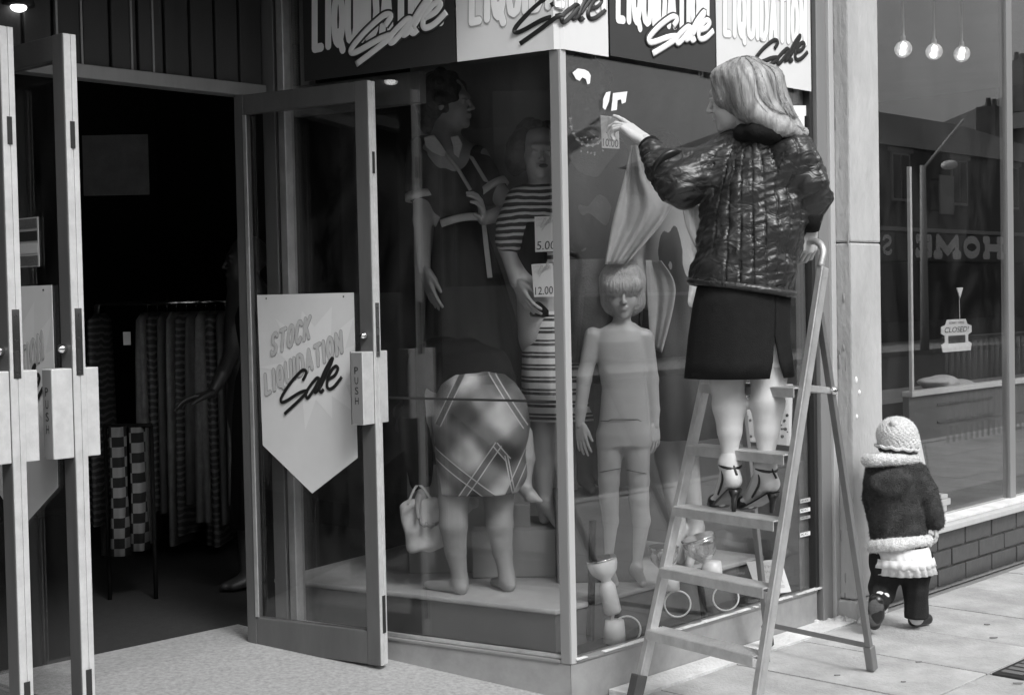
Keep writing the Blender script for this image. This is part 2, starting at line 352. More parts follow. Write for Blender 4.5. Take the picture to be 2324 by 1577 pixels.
# ------------------------------------------------------------------ implicit surfaces (for bodies and cloth)
def nets(vals, lo, h):
    v = vals; ins = v < 0; nx, ny, nz = v.shape
    acc = np.zeros((nx-1, ny-1, nz-1, 3), np.float32); cnt = np.zeros((nx-1, ny-1, nz-1), np.float32)
    gi = [np.arange(k, dtype=np.float32) for k in v.shape]
    for ax in range(3):
        sl0 = [slice(None)]*3; sl1 = [slice(None)]*3; sl0[ax] = slice(0, -1); sl1[ax] = slice(1, None)
        a = v[tuple(sl0)]; b = v[tuple(sl1)]; cr = ins[tuple(sl0)] != ins[tuple(sl1)]
        idx = np.argwhere(cr)
        if len(idx) == 0: continue
        av = a[cr]; bv = b[cr]; t = av/(av-bv); P = idx.astype(np.float32); P[:, ax] += t
        o1, o2 = [k for k in range(3) if k != ax]
        for d1 in (0, -1):
            for d2 in (0, -1):
                c = idx.copy(); c[:, o1] += d1; c[:, o2] += d2
                ok = (c[:, o1] >= 0) & (c[:, o2] >= 0) & (c[:, o1] < v.shape[o1]-1) & (c[:, o2] < v.shape[o2]-1)
                cc = c[ok]; np.add.at(acc, (cc[:, 0], cc[:, 1], cc[:, 2]), P[ok]); np.add.at(cnt, (cc[:, 0], cc[:, 1], cc[:, 2]), 1)
    act = cnt > 0; ids = -np.ones(cnt.shape, np.int64); ids[act] = np.arange(act.sum())
    V = acc[act]/cnt[act][:, None]*h+np.array(lo, np.float32)
    Fs = []
    for ax in range(3):
        sl0 = [slice(None)]*3; sl1 = [slice(None)]*3; sl0[ax] = slice(0, -1); sl1[ax] = slice(1, None)
        i0 = ins[tuple(sl0)]; i1 = ins[tuple(sl1)]; cr = i0 != i1; idx = np.argwhere(cr)
        if len(idx) == 0: continue
        o1, o2 = (ax+1) % 3, (ax+2) % 3
        ok = (idx[:, o1] > 0) & (idx[:, o2] > 0) & (idx[:, o1] < v.shape[o1]-1) & (idx[:, o2] < v.shape[o2]-1); idx = idx[ok]
        flip = ~i0[idx[:, 0], idx[:, 1], idx[:, 2]]
        q = []
        for d1, d2 in ((-1, -1), (0, -1), (0, 0), (-1, 0)):
            c = idx.copy(); c[:, o1] += d1; c[:, o2] += d2; q.append(ids[c[:, 0], c[:, 1], c[:, 2]])
        q = np.stack(q, 1); q[flip] = q[flip][:, ::-1]; Fs.append(q)
    return V, np.vstack(Fs)
class SDF:
    def __init__(s): s.ops = []; s.lo = np.array([9e9]*3); s.hi = -s.lo; s.disp = None; s.cuts = []
    def _bb(s, lo, hi, op):
        if op == 'u': s.lo = np.minimum(s.lo, lo); s.hi = np.maximum(s.hi, hi)
    def cone(s, a, b, ra, rb, k=.02, op='u'):
        a = np.array(a, float); b = np.array(b, float); R = max(ra, rb); lo = np.minimum(a, b)-R; hi = np.maximum(a, b)+R; s._bb(lo, hi, op)
        ba = b-a; L2 = float(ba@ba)+1e-12
        def f(X, Y, Z):
            px, py, pz = X-a[0], Y-a[1], Z-a[2]; t = np.clip((px*ba[0]+py*ba[1]+pz*ba[2])/L2, 0, 1)
            return np.sqrt((px-ba[0]*t)**2+(py-ba[1]*t)**2+(pz-ba[2]*t)**2)-(ra+(rb-ra)*t)
        s.ops.append((f, lo, hi, k, op)); return s
    def chain(s, pts, rs, k=.02):
        for i in range(len(pts)-1): s.cone(pts[i], pts[i+1], rs[i], rs[i+1], k if i == 0 else min(k, .010))
        return s
    def ell(s, c, r, ax=None, k=.02, op='u'):
        c = np.array(c, float); r = np.array(r, float); A = np.eye(3) if ax is None else np.array(ax, float)
        ext = np.sqrt(((A*r[:, None])**2).sum(0)); s._bb(c-ext, c+ext, op)
        def f(X, Y, Z):
            px, py, pz = X-c[0], Y-c[1], Z-c[2]; q = [(px*A[i, 0]+py*A[i, 1]+pz*A[i, 2]) for i in range(3)]
            k0 = np.sqrt(sum((q[i]/r[i])**2 for i in range(3))); k1 = np.sqrt(sum((q[i]/r[i]**2)**2 for i in range(3)))
            return k0*(k0-1)/(k1+1e-9)
        s.ops.append((f, c-ext, c+ext, k, op)); return s
    def loft(s, keys, rot=0., k=.03, op='u', tilt=None, pw=2.):
        """keys: rows (z, cx, cy, rx, ry); ellipse axes turned by rot"""
        K = np.array(sorted(keys, key=lambda q: q[0]), float); ca, sa = math.cos(rot), math.sin(rot); R = K[:, 3:5].max()
        lo = np.array([K[:, 1].min()-R, K[:, 2].min()-R, K[0, 0]]); hi = np.array([K[:, 1].max()+R, K[:, 2].max()+R, K[-1, 0]]); s._bb(lo, hi, op)
        def f(X, Y, Z):
            z = np.clip(Z, K[0, 0], K[-1, 0])
            # smooth (cosine-free) interpolation
            cx = np.interp(z, K[:, 0], K[:, 1]); cy = np.interp(z, K[:, 0], K[:, 2]); rx = np.interp(z, K[:, 0], K[:, 3]); ry = np.interp(z, K[:, 0], K[:, 4])
            px, py = X-cx, Y-cy; a = px*ca+py*sa; b = -px*sa+py*ca
            d = ((np.abs(a/rx)**pw+np.abs(b/ry)**pw)**(1/pw)-1)*np.minimum(rx, ry)
            dz = np.maximum(K[0, 0]-Z, Z-K[-1, 0]); dz = dz+0*d
            return np.where(dz > 0, np.sqrt(np.maximum(d, 0)**2+dz**2)*(1), np.maximum(d, dz))
        s.ops.append((f, lo, hi, k, op)); return s
    def mesh(s, h=.006, pad=.02, lo=None, hi=None):
        lo = (s.lo-pad if lo is None else np.array(lo, float)); hi = (s.hi+pad if hi is None else np.array(hi, float))
        n = np.ceil((hi-lo)/h).astype(int)+1
        ax = [lo[i]+h*np.arange(n[i]) for i in range(3)]
        D = np.full(tuple(n), 1., np.float32)
        for f, l, u, k, op in s.ops:
            m = max(k, .03)+.015; sl = []; bad = False
            for i in range(3):
                a = max(0, int((l[i]-m-lo[i])/h)); b = min(n[i], int((u[i]+m-lo[i])/h)+2)
                if b <= a: bad = True; break
                sl.append(slice(a, b))
            if bad: continue
            X = ax[0][sl[0]][:, None, None]; Y = ax[1][sl[1]][None, :, None]; Z = ax[2][sl[2]][None, None, :]
            v = f(X, Y, Z).astype(np.float32); d = D[tuple(sl)]
            if op == 'u': hh = np.maximum(k-np.abs(d-v), 0)/max(k, 1e-6); D[tuple(sl)] = np.minimum(d, v)-hh*hh*k*.25
            elif op == 's': v = -v; hh = np.maximum(k-np.abs(d-v), 0)/max(k, 1e-6); D[tuple(sl)] = np.maximum(d, v)+hh*hh*k*.25
        X, Y, Z = ax[0][:, None, None], ax[1][None, :, None], ax[2][None, None, :]
        if s.disp is not None: D = D + s.disp(X, Y, Z).astype(np.float32)
        for c in s.cuts: D = np.maximum(D, c(X, Y, Z).astype(np.float32))
        D[0] = D[-1] = 1; D[:, 0] = D[:, -1] = 1; D[:, :, 0] = D[:, :, -1] = 1
        return nets(D, lo, h)
def unit(v): v = np.array(v, float); return v/(np.linalg.norm(v)+1e-12)
def join(parts):
    V = []; F = []; n = 0
    for v, f in parts: V.append(np.asarray(v)); F.append(np.asarray(f)+n); n += len(v)
    return np.vstack(V), np.vstack(F)
def head_prims(S, c, fwd, up, s=.225, ears=True, child=False):
    c = np.array(c, float); Fw = unit(fwd); U = unit(np.array(up, float)-Fw*(np.array(up, float)@Fw)); R = np.cross(Fw, U); k = s/.225; A = np.array([R, Fw, U])
    q = lambda r, f, u: c+(R*r+Fw*f+U*u)*k
    E = lambda p, r, kk=.02, op='u': S.ell(p, np.array(r)*k, A, kk*k, op)
    E(q(0, -.012, .025), (.074, .093, .09)); E(q(0, .030, -.035), (.058, .062, .078), .03)
    E(q(0, .052, -.082), (.036, .036, .030), .03); E(q(0, .078, -.104), (.018, .016, .014), .02)
    E(q(.034, .060, -.045), (.022, .022, .022), .025); E(q(-.034, .060, -.045), (.022, .022, .022), .025)
    E(q(0, .080, .018), (.046, .014, .012), .02)
    for sg in (1, -1):
        E(q(sg*.032, .100, -.008), (.017, .014, .010), .012, 's'); E(q(sg*.031, .078, -.010), (.013, .012, .010), .004)
        E(q(sg*.031, .090, -.003), (.017, .006, .0035), .004)
    S.cone(q(0, .092, .002), q(0, .113, -.036), .006*k, .0095*k, .010*k)
    E(q(.009, .100, -.040), (.008, .009, .006), .006); E(q(-.009, .100, -.040), (.008, .009, .006), .006)
    E(q(0, .094, -.0605), (.022, .011, .0052), .005); E(q(0, .093, -.071), (.019, .011, .0062), .005)
    if ears:
        for sg in (1, -1): E(q(sg*.074, -.004, -.018), (.009, .016, .029), .008)
    return q, A
def hand_prims(S, wr, d, pn, side=1, s=.175, curl=(.25, .3, .35, .4), spread=.10, thumb=(.5, .6), point=None):
    """wr wrist point, d direction to the fingers, pn palm normal (fingers curl towards it), side = +1/-1: where the thumb leaves"""
    wr = np.array(wr, float); d = unit(d); pn = np.array(pn, float); pn = unit(pn-d*(pn@d)); lat = unit(np.cross(d, pn))*side; k = s/.175
    P = lambda a, b, c: wr+(d*a+lat*b+pn*c)*k
    offs = [.030, .010, -.010, -.028]; kl = [.088, .092, .088, .080]
    for i in range(4):
        S.cone(P(.0, offs[i]*.55, 0), P(kl[i], offs[i], 0), .0135*k, .0105*k, .012*k)
    S.ell(P(.045, 0, .004), np.array([.034, .044, .013])*k, np.array([lat, d, pn]), .012*k)
    fl = [(.040, .024, .018), (.045, .028, .019), (.041, .026, .018), (.032, .020, .016)]
    for i in range(4):
        ang = 0.; p = P(kl[i], offs[i], 0); r = (.0088, .0080, .0072, .0062)
        sp = spread*(1.5-i)
        for j in range(3):
            ang += curl[i]*(1 if j else .7); dd = d*math.cos(ang)+pn*math.sin(ang); dd = unit(dd+lat*sp*(1 if ang < 1 else .3))
            q = p+dd*fl[i][j]*k*1.02; S.cone(p, q, r[j]*k, r[j+1]*k, .0025*k); p = q
    a, b = thumb; p0 = P(.018, .026, .004); t1 = unit(d*math.cos(a)+lat*math.sin(a)+pn*.25); p1 = p0+t1*.042*k
    t2 = unit(d*math.cos(a*.6)+lat*math.sin(a*.6)+pn*b*.5); p2 = p1+t2*.030*k; p3 = p2+unit(t2+pn*b*.3)*.024*k
    S.cone(p0, p1, .0150*k, .0115*k, .012*k); S.cone(p1, p2, .0100*k, .0088*k, .003*k); S.cone(p2, p3, .0088*k, .0068*k, .003*k)
def hand_mesh(*a, h=.0032, **kw):
    S = SDF(); hand_prims(S, *a, **kw); return S.mesh(h, .012)
def foot_prims(S, ankle, toe, heel_drop=.06, r=1.):
    a = np.array(ankle, float); t = np.array(toe, float); d = t-a; hd = unit([d[0], d[1], 0]); heel = a-hd*.035*r+np.array([0, 0, -heel_drop])
    S.cone(a, heel+np.array([0, 0, .012]), .034*r, .028*r, .03); ball = a+(t-a)*.68; ball = np.array([ball[0], ball[1], t[2]+.008])
    S.cone(a+np.array([0, 0, -.02]), ball, .034*r, .026*r, .03); S.cone(heel+np.array([0, 0, .01]), ball, .026*r, .024*r, .03)
    lat = np.cross(hd, [0, 0, 1.])
    S.cone(ball+lat*.018*r, t+lat*.012*r, .020*r, .013*r, .015); S.cone(ball-lat*.018*r, t-lat*.022*r-hd*.02, .018*r, .011*r, .015)
def cloth_loft(rows, n=72, fold=None, thick=.004, gap=None):
    """open cloth tube as rings. rows: (z, cx, cy, rx, ry, rot); fold(i_row_t, ang)-> radial offset. gap(t)-> half angle left open about angle g0"""
    V = []; F = []; m = len(rows)
    for i, (z, cx, cy, rx, ry, rot) in enumerate(rows):
        t = i/(m-1)
        for j in range(n):
            a = 2*math.pi*j/n
            if gap:
                g0, gf = gap; ha = gf(t); a = g0+ha+(2*math.pi-2*ha)*j/(n-1)
            k = 1+(fold(t, a) if fold else 0); x = rx*k*math.cos(a); y = ry*k*math.sin(a)
            zz = z(a) if callable(z) else z
            V.append((cx+x*math.cos(rot)-y*math.sin(rot), cy+x*math.sin(rot)+y*math.cos(rot), zz))
    for i in range(m-1):
        for j in range(n-1 if gap else n):
            j2 = (j+1) % n; F.append((i*n+j, i*n+j2, (i+1)*n+j2, (i+1)*n+j))
    return np.array(V), F
def solid(o, t=.004, off=-1):
    md = o.modifiers.new('thickness', 'SOLIDIFY'); md.thickness = t; md.offset = off; return o
def rows_px(spec, d, ratio=.62, rot=0., dy=0.):
    """spec rows (py, xL, xR[, ry]) at depth d -> (z, cx, cy, rx, ry, rot)"""
    out = []
    for r in spec:
        py, xl, xr = r[:3]; A = at(xl, py, d); B = at(xr, py, d); rx = (B[0]-A[0])/2; ry = r[3] if len(r) > 3 else rx*ratio
        out.append(((A[2]+B[2])/2, (A[0]+B[0])/2, d+dy, rx, ry, rot))
    return out

# ================================================================== THE SETTING
J2 = G(559, 1458, .09)[:2]; 
def isect(P, d, Q, e):
    A = np.array([[d[0], -e[0]], [d[1], -e[1]]]); t = np.linalg.solve(A, np.array(Q)[:2]-np.array(P)[:2]); return np.array(P)[:2]+np.array(d)*t[0]
J = isect(C[:2], dR, J2, dF)                       # where the splayed return meets the doorway line
FD = Frame(J, dF); LR = float(np.hypot(*(J-C[:2])))
def inner(off):                                     # mitred inner corner point at the window corner
    A = np.array([FF.y[:2], FR.y[:2]]); return C[:2]+np.linalg.solve(A, np.array([off, off]))
def V3(p, z): return np.array([p[0], p[1], z])
GZ = 3.0                                            # underside of fascia and soffit
WF = 1.60                                           # length of the street-front window
ramp_z = lambda a: .09*a

# ---- pavement, kerb, road
pav = thing('pavement', None, None, FF(0, -1, 0), kind='structure')
box('slab_bed', FF, (-14, 60, -3.35, 8, -.30, -.030), MT['mortar'], pav, 0)
sm = {}
SW, SD = .47, .80
for i in range(-7, 21):
    for j in range(4):
        x0 = .80-SW*1+i*SW; x1 = x0+SW; y1 = -.13-j*SD; y0 = y1-SD if j < 3 else -3.17
        hz = random.uniform(-.0015, .0015); g = .004
        key = (j == 3, random.randint(0, 1))
        b = MB(); cx, cy = (x0+x1)/2, (y0+y1)/2
        if key not in sm:
            o = b.box(FF, x0+g, x1-g, y0+g, y1-g, -.03, -.004+hz).obj('slab', MT['conc'] if key[1] else MT['conc2'], pav, False, FF(cx, cy, 0), .003); sm[key] = o
        else:
            o = sm[key].copy(); COL.objects.link(o); o.parent = pav; o.location = tuple(FF(cx, cy, hz)-np.array(pav.location))
box('cement_strip', FF, (.2, 1.72, -.126, -.002, -.03, .001), MT['apron'], pav, .002)
box('kerb', FF, (-14, 60, -3.33, -3.19, -.2, .0), MT['stone'], pav, .01)
road = box('road', FF, (-40, 90, -14.2, -3.335, -.35, -.12), MT['asphalt'], None, 0); tag(road, kind='structure')
fp = box('far_pavement', FF, (-40, 90, -17.9, -14.2, -.3, 0), MT['conc'], None, .01); tag(fp, kind='structure')
gd = mesh_obj('ground', [(-250, -250, -.36), (250, -250, -.36), (250, 250, -.36), (-250, 250, -.36)], [(0, 1, 2, 3)], MT['asphalt']); tag(gd, kind='structure')
# small dark marks trodden into the paving, and cement lumps at the pillar foot
mk = MB()
for a in [(2255, 1445, .03), (2240, 1415, .022), (2085, 1500, .022), (2310, 1548, .03), (1900, 1530, .02), (2050, 1545, .016)]:
    c = G(a[0], a[1]); ang = random.uniform(-.3, .3); r = a[2]*.6
    P = [c+np.array([r*math.cos(t)*math.cos(ang)-r*.22*math.sin(t)*math.sin(ang), r*math.cos(t)*math.sin(ang)+r*.3*math.sin(t), .0005])*(1+random.uniform(-.1, .1)*0) for t in np.linspace(0, 2*math.pi, 10)[:-1]]
    mk.prism([p+np.array([0, 0, -.004]) for p in P], P)
tag(mk.obj('chewing_gum_spot', MT['gum'], pav, label='flattened dark spots trodden into the pale paving'), kind='stuff')
cr = MB()
for k in range(26):
    px = random.uniform(1845, 1965); c = G(px, 1392+abs(px-1900)*.1+random.uniform(0, 16)); cr.sphere(c, np.array([random.uniform(.008, .028), random.uniform(.008, .03), random.uniform(.006, .018)]), 7)
tag(cr.obj('cement_crumb', MT['apron'], pav, True, label='pale crumbs of cement heaped at the foot of the pillar'), kind='stuff')
# gully grate at the right edge
gr = thing('drain_cover', 'small dark iron drain cover let into the pavement at the right edge', 'drain cover', G(2300, 1520))
gx, gz_ = FF.pix(2300, 1520) if False else (0, 0)
q = G(2285, 1520)-FF.o; gx = float(q@FF.x); gy = float(q@FF.y)
box('frame', FF, (gx-.08, gx+.30, gy-.10, gy+.02, -.02, .003), MT['rubber'], gr, .002)
for k in range(6): box('bar', FF, (gx-.05+k*.055, gx-.015+k*.055, gy-.08, gy, .003, .007), MT['alu_dark'], gr, .001)

# ---- terrazzo ramp in the entrance recess
P0, P1, P2, P3 = C[:2], J, FD(-2.75, 0, 0)[:2], FF(-3.9, 0, 0)[:2]
P1b = J+FD.y[:2]*.3; P2b = P2+FD.y[:2]*.3
V = [V3(P0, .001), V3(P1, .09), V3(P2, .09), V3(P3, .001), V3(P1b, .09), V3(P2b, .09)]
V2 = [v-np.array([0, 0, .05]) for v in V]
en = mesh_obj('entrance_ramp', V+V2, [(0, 1, 2, 3), (1, 4, 5, 2), (6, 9, 8, 7), (7, 8, 11, 10), (0, 3, 9, 6)], MT['terrazzo']); tag(en, kind='structure')

# ---- the shop building
shop = thing('shop_building', 'corner dress shop front with glass window, splayed side window and open doorway', 'shop', FF(0, 2, 0))
M_ = MT
box('upper_wall', FF, (-6, 1.74, .0, 6, GZ, 7.5), M_['brick_far2'], shop, 0)
box('fascia', FF, (-4.2, 1.70, -.16, -.003, GZ+.02, GZ+.7), M_['gloss_black'], shop, .005)
# interior shell
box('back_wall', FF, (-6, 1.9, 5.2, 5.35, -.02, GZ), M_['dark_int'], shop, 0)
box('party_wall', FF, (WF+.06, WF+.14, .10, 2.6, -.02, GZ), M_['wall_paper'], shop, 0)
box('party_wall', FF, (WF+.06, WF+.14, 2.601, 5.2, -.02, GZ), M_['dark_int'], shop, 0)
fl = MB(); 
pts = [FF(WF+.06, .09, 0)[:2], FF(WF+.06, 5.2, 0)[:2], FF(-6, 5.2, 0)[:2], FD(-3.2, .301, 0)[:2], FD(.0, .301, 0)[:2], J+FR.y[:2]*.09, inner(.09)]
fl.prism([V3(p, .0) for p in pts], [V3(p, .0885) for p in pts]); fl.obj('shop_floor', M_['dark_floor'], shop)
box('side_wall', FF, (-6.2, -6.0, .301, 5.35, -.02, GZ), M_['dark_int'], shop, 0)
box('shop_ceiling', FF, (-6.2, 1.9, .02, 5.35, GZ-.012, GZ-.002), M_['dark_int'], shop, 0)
# plinths (mitred at the corner)
ic = inner(.07)
def pl(mb, A, B, ia, ib, z0, z1): mb.prism([V3(A, z0), V3(B, z0), V3(ib, z0), V3(ia, z0)], [V3(A, z1), V3(B, z1), V3(ib, z1), V3(ia, z1)])
b = MB(); pl(b, C[:2], FF(WF, 0, 0)[:2], ic, FF(WF, .07, 0)[:2], -.02, .128); b.obj('plinth', M_['plinth'], shop, bevel=.002)
b = MB(); pl(b, FR(-LR, 0, 0)[:2], C[:2]-FR.x[:2]*.0015, FR(-LR, .07, 0)[:2], ic-FR.x[:2]*.0015, -.02, .128); b.obj('plinth', M_['plinth'], shop, bevel=.002)
# sills: worn bright strip
for fr, a, c in ((FF, .03, WF), (FR, -LR+.04, -.04)):
    box('sill', fr, (a, c, -.006, .045, .128, .140), M_['frame_grey'], shop, .003)
bb = MB(); x = .02
while x < WF-.02:
    d = random.uniform(.02, .09); hh = random.uniform(.001, .005)
    if random.random() < .93: bb.box(FF, x, x+d, -.010-random.uniform(0, .003), random.uniform(.004, .010), .1395, .1415+hh)
    x += d*.96
tag(bb.obj('paint_crust', M_['apron'], shop, bevel=.001, label='flaking white crust along the window sill'), kind='stuff')
# corner post
b = MB(); b.box(FR, -.038, .0, -.004, .034, .129, GZ); b.obj('corner_post', M_['frame_grey'], shop, bevel=.002)
b = MB(); b.box(FF, .0005, .030, -.005, .020, .129, GZ); b.obj('corner_post', M_['mullion'], shop, bevel=.002)
# end post of front window, dark rubber gasket
box('window_post', FF, (WF+.022, WF+.098, -.02, .08, -.02, GZ), M_['frame_grey'], shop, .003)
box('window_post', FF, (WF+.098, WF+.135, -.035, .06, -.02, GZ), M_['mullion'], shop, .003, label='narrow pale metal cover strip beside the stone pillar')
box('gasket', FF, (WF-.004, WF+.020, .0, .05, .129, GZ), M_['rubber'], shop, .001)
gF = box('window_pane', FF, (.030, WF-.004, .022, .030, .141, GZ), M_['glass'], shop, 0)
gR = box('window_pane', FR, (-1.235, -.038, .022, .030, .141, GZ), M_['glass'], shop, 0)
box('glazing_bead', FR, (-1.235, -.038, .010, .021, .141, .156), M_['alu'], shop, .002)
box('glass_joint', FR, (-1.235, -.038, .012, .0215, 1.046, 1.054), M_['rubber'], shop, 0)
box('glass_joint', FF, (.030, WF-.004, .016, .0215, 1.046, 1.052), M_['white_pl'], shop, 0) if False else None
# pelmet / transom band of the side window
box('transom', FR, (-1.235, -.62, .034, .075, 2.150, 2.268), M_['frame_dk'], shop, .002)
# jamb posts where doorway and side window meet
box('door_jamb', FR, (-LR-.02, -LR+.045, -.012, .045, .05, GZ), M_['alu_dark'], shop, .003)
box('door_jamb', FR, (-1.272, -1.237, -.016, .04, .05, GZ), M_['alu'], shop, .003)
box('door_jamb', FR, (-1.20, -1.155, .040, .08, 2.268, GZ), M_['alu_dark'], shop, .003)
# doorway head, boards above, soffit, centre posts
box('door_head', FD, (-2.75, -.02, -.02, .05, 2.225, 2.275), M_['alu_dark'], shop, .003)
x = -2.70
k = 0
while x < -.04:
    wdt = .112; box('board', FD, (x, x+wdt-.012, .002, .018+.004*(k % 2), 2.276, GZ-.001), M_['boards'], shop, .004); x += wdt; k += 1
box('backing_board', FD, (-2.75, -.02, .024, .06, 2.276, GZ), M_['black'], shop, 0)
for fx in (-2.66, -1.62, -1.39, -1.285, -.905, -.81, -.61, -.52): box('board_trim', FD, (fx, fx+.008, -.004, .001, 2.276, GZ-.001), M_['alu_dark'], shop, 0)
box('door_post', FD, (-1.33, -1.24, -.02, .05, .06, 2.225), M_['alu_dark'], shop, .003)
# left end of the recess
FL = Frame(FF(-3.9, 0, 0)[:2], P2-FF(-3.9, 0, 0)[:2]); LL = float(np.hypot(*(P2-FF(-3.9, 0, 0)[:2])))
box('recess_wall', FL, (0, LL, 0, .1, -.02, GZ), M_['panel_dk'], shop, 0)
box('front_pier', FF, (-6, -3.9, 0, .3, -.02, GZ), M_['stone_dk'], shop, 0)
# small round recess lamp at the top left
lp = thing('ceiling_lamp', 'small bright round lamp under the dark soffit at the top left', 'lamp', at(44, 22, 4.9))
c = at(42, 14, 4.9); MB().lathe(c, (0, 0, -1), [(-.35, .03), (-.06, .03), (-.03, .05), (.0, .055)], 16).obj('housing', M_['black'], lp, True)
MB().sphere(c+np.array([0, 0, -.005]), (.028, .028, .016), 12).obj('bulb', emis('lamp_glow', 3), lp, True)

# ---- doors
def door(free, hinge, z0, z1, poster=None, label=None):
    fr = Frame(hinge, np.array(free)-np.array(hinge)); L = float(np.hypot(*(np.array(free)-np.array(hinge)))); t = .022
    b = MB()
    b.box(fr, L-.060, L-.002, -t, t, z0, z1); b.box(fr, .0, .045, -t, t, z0, z1)
    b.box(fr, .0455, L-.0605, -t+.002, t-.002, z1-.075, z1-.001); b.box(fr, .0455, L-.0605, -t+.002, t-.002, z0+.001, z0+.125)
    d = b.obj('door', M_['frame_dk'], shop, bevel=.003, loc=fr(0, 0, z0), label=label)
    e = MB(); e.box(fr, L-.0015, L+.004, -t+.001, -.004, z0+.002, z1-.002); e.box(fr, L-.0015, L+.003, .004, t-.001, z0+.002, z1-.002)
    e.box(fr, L-.0015, L+.0005, -.0035, .0035, z0+.002, z1-.002)
    e.obj('edge_strip', M_['alu_edge'], d, bevel=.001)
    box('hinge_strip', fr, (.0455, .062, -t-.004, -t+.0015, z0+.13, z1-.08), M_['alu'], d, .001)
    box('glass', fr, (.0625, L-.061, -.003, .003, z0+.1255, z1-.0755), M_['glass'], d, 0)
    # lock plate, keyhole and slot in the edge
    zl = 1.27
    box('lock_plate', fr, (L+.0035, L+.0052, -.012, .012, zl-.06, zl+.14), M_['chrome'], d, 0)
    s = MB(); s.box(fr, L+.005, L+.0058, -.006, .006, zl-.04, zl+.02)
    for zz in (zl+.05, zl+.12, zl-.05): s.lathe(fr(L+.005, 0, zz), fr.x, [(0, .004), (.001, .004)], 8)
    s.box(fr, L+.0042, L+.0050, -.010, .010, z0+.12, z0+.26); s.box(fr, L+.0042, L+.0050, -.008, .008, z1-.34, z1-.26); tag(s.obj('lock_slot', M_['rubber'], d), kind='stuff')
    # push boxes on both faces
    for sg in (-1, 1):
        a, c = (-t-.068, -t-.0005) if sg < 0 else (t+.0005, t+.045)
        h = MB(); h.box(fr, L-.056, L-.001, a, c, .965, 1.232)
        o = h.obj('push_handle', M_['alu_edge'], d, bevel=.0025)
        if sg < 0:
            box('handle_shadow_gap', fr, (L-.066, L-.0565, a+.012, c, .965, 1.232), M_['rubber'], d, 0)
            box('handle_plate', fr, (L-.052, L-.004, a-.0015, a+.001, .968, 1.229), M_['frame_grey'], d, 0)  # letter face greyer than the box sides, its shade put into the colour
            lt = MB()
            for i, ch in enumerate('PUSH'):
                letters(lt, lambda u, v, dd: fr(L-.056+u, a-.0015-dd, v), ch, .019, 1.152-i*.037, .026, .016, 0, 0, .01, .0008)
            lt.obj('handle_lettering', M_['print_k'], d)
    k = MB(); k.lathe(fr(L-.036, -t, zl+.02), -fr.y, [(0, .014), (.012, .014), (.02, .010), (.026, .006)], 16); k.obj('lock_cylinder', M_['chrome'], d, True)
    return d, fr, L
fe = at(858, 900, 5.25)[:2]; hg = at(556, 900, 5.57)[:2]
dr, frR, LRd = door(fe, hg, .065, 2.225, label='right hand door leaf swung out in front of the side window')
fe2 = at(178, 800, 4.25)[:2]; hg2 = fe2+np.array([-.48, .42])
dl, frB, LBd = door(fe2, hg2, .065, 2.225, label='door leaf standing open with its bright edge towards the street')
fe3 = at(36, 800, 4.12)[:2]; hg3 = fe3+np.array([-.48, .42])
da, frA, LAd = door(fe3, hg3, .065, 2.225, label='door leaf at the far left edge of the picture')

# ---- posters on the doors
def door_poster(fr, L, right_px, top_z, label, extra=0):
    w = .463; x1 = right_px; x0 = x1-w; y = -.006
    S = lambda u, v, d: fr(x0+u*w, y-.0015-d, top_z-v*w)         # u right, v down, in poster widths
    th = .002
    out = [(0, 0), (1, 0), (1, 1.33), (.53, 1.64), (.02, 1.26)]
    r = thing('poster', label, 'poster', fr(x0+w/2, y, top_z-w))
    MB().prism([S(u, v, -th) for u, v in out][::1], [S(u, v, 0) for u, v in out]).obj('card', M_['paper_l'], r)
    b = MB(); cx, cy = .55, .60; n = 26; P = []
    R = [.95, .42, .8, .40, .7, .44, .62, .36, .66, .30, .50, .26, .62, .28, .52, .30, .56, .30, .7, .36, .6, .38, .75, .42, .72, .46]
    for k in range(n):
        a = 2*math.pi*k/n+.25; rr = R[k]; u = cx+rr*math.cos(a)*.95; v = cy-rr*math.sin(a)*.75
        P.append((min(max(u, .004), .996), min(max(v, .004), 1.2)))
    b.add([S(u, v, .0006) for u, v in P]+[S(cx, cy, .0006)], [(k, (k+1) % n, n) for k in range(n)]); b.obj('starburst', M_['paper_l3'], r)
    for nm, rr, off, m in (('outline', .185, .0010, 'print_o'), ('lettering', .145, .0022, 'print_p')):
        b = MB(); mp = lambda u, v, d: S(u, -v, d)
        chunky(b, mp, 'STOCK', .14, -.505, .165, .40, math.radians(20), .35, rr, off)
        chunky(b, mp, 'LIQUIDATION', .075, -.83, .165, .80, math.radians(24), -.10, rr, off); b.obj(nm, M_[m], r)
    b = MB(); sale(b, lambda u, v, d: S(u, -v, d), .265, -.99, .61, 0, .0235, .0012, .0042, fr.y); b.obj('sale_script', M_['print_k'], r, True)
    b = MB()
    for u, v in ((.1, .03), (.9, .03)): b.lathe(S(u, v, 0), -fr.y, [(0, .003), (.002, .003)], 8)
    tag(b.obj('pin', M_['print_k'], r), kind='stuff')
    return r
def fx_at(fr, px, py): 
    return fr.pix(px, py, -.006)
xr, zt = fx_at(frR, 803, 664); door_poster(frR, LRd, xr, zt, 'pale pointed Stock Liquidation Sale poster on the right hand glass door')
xr, zt = fx_at(frB, 118, 647); door_poster(frB, LBd, xr, zt, 'pale pointed Sale poster on the left glass door, half hidden by the door edge')
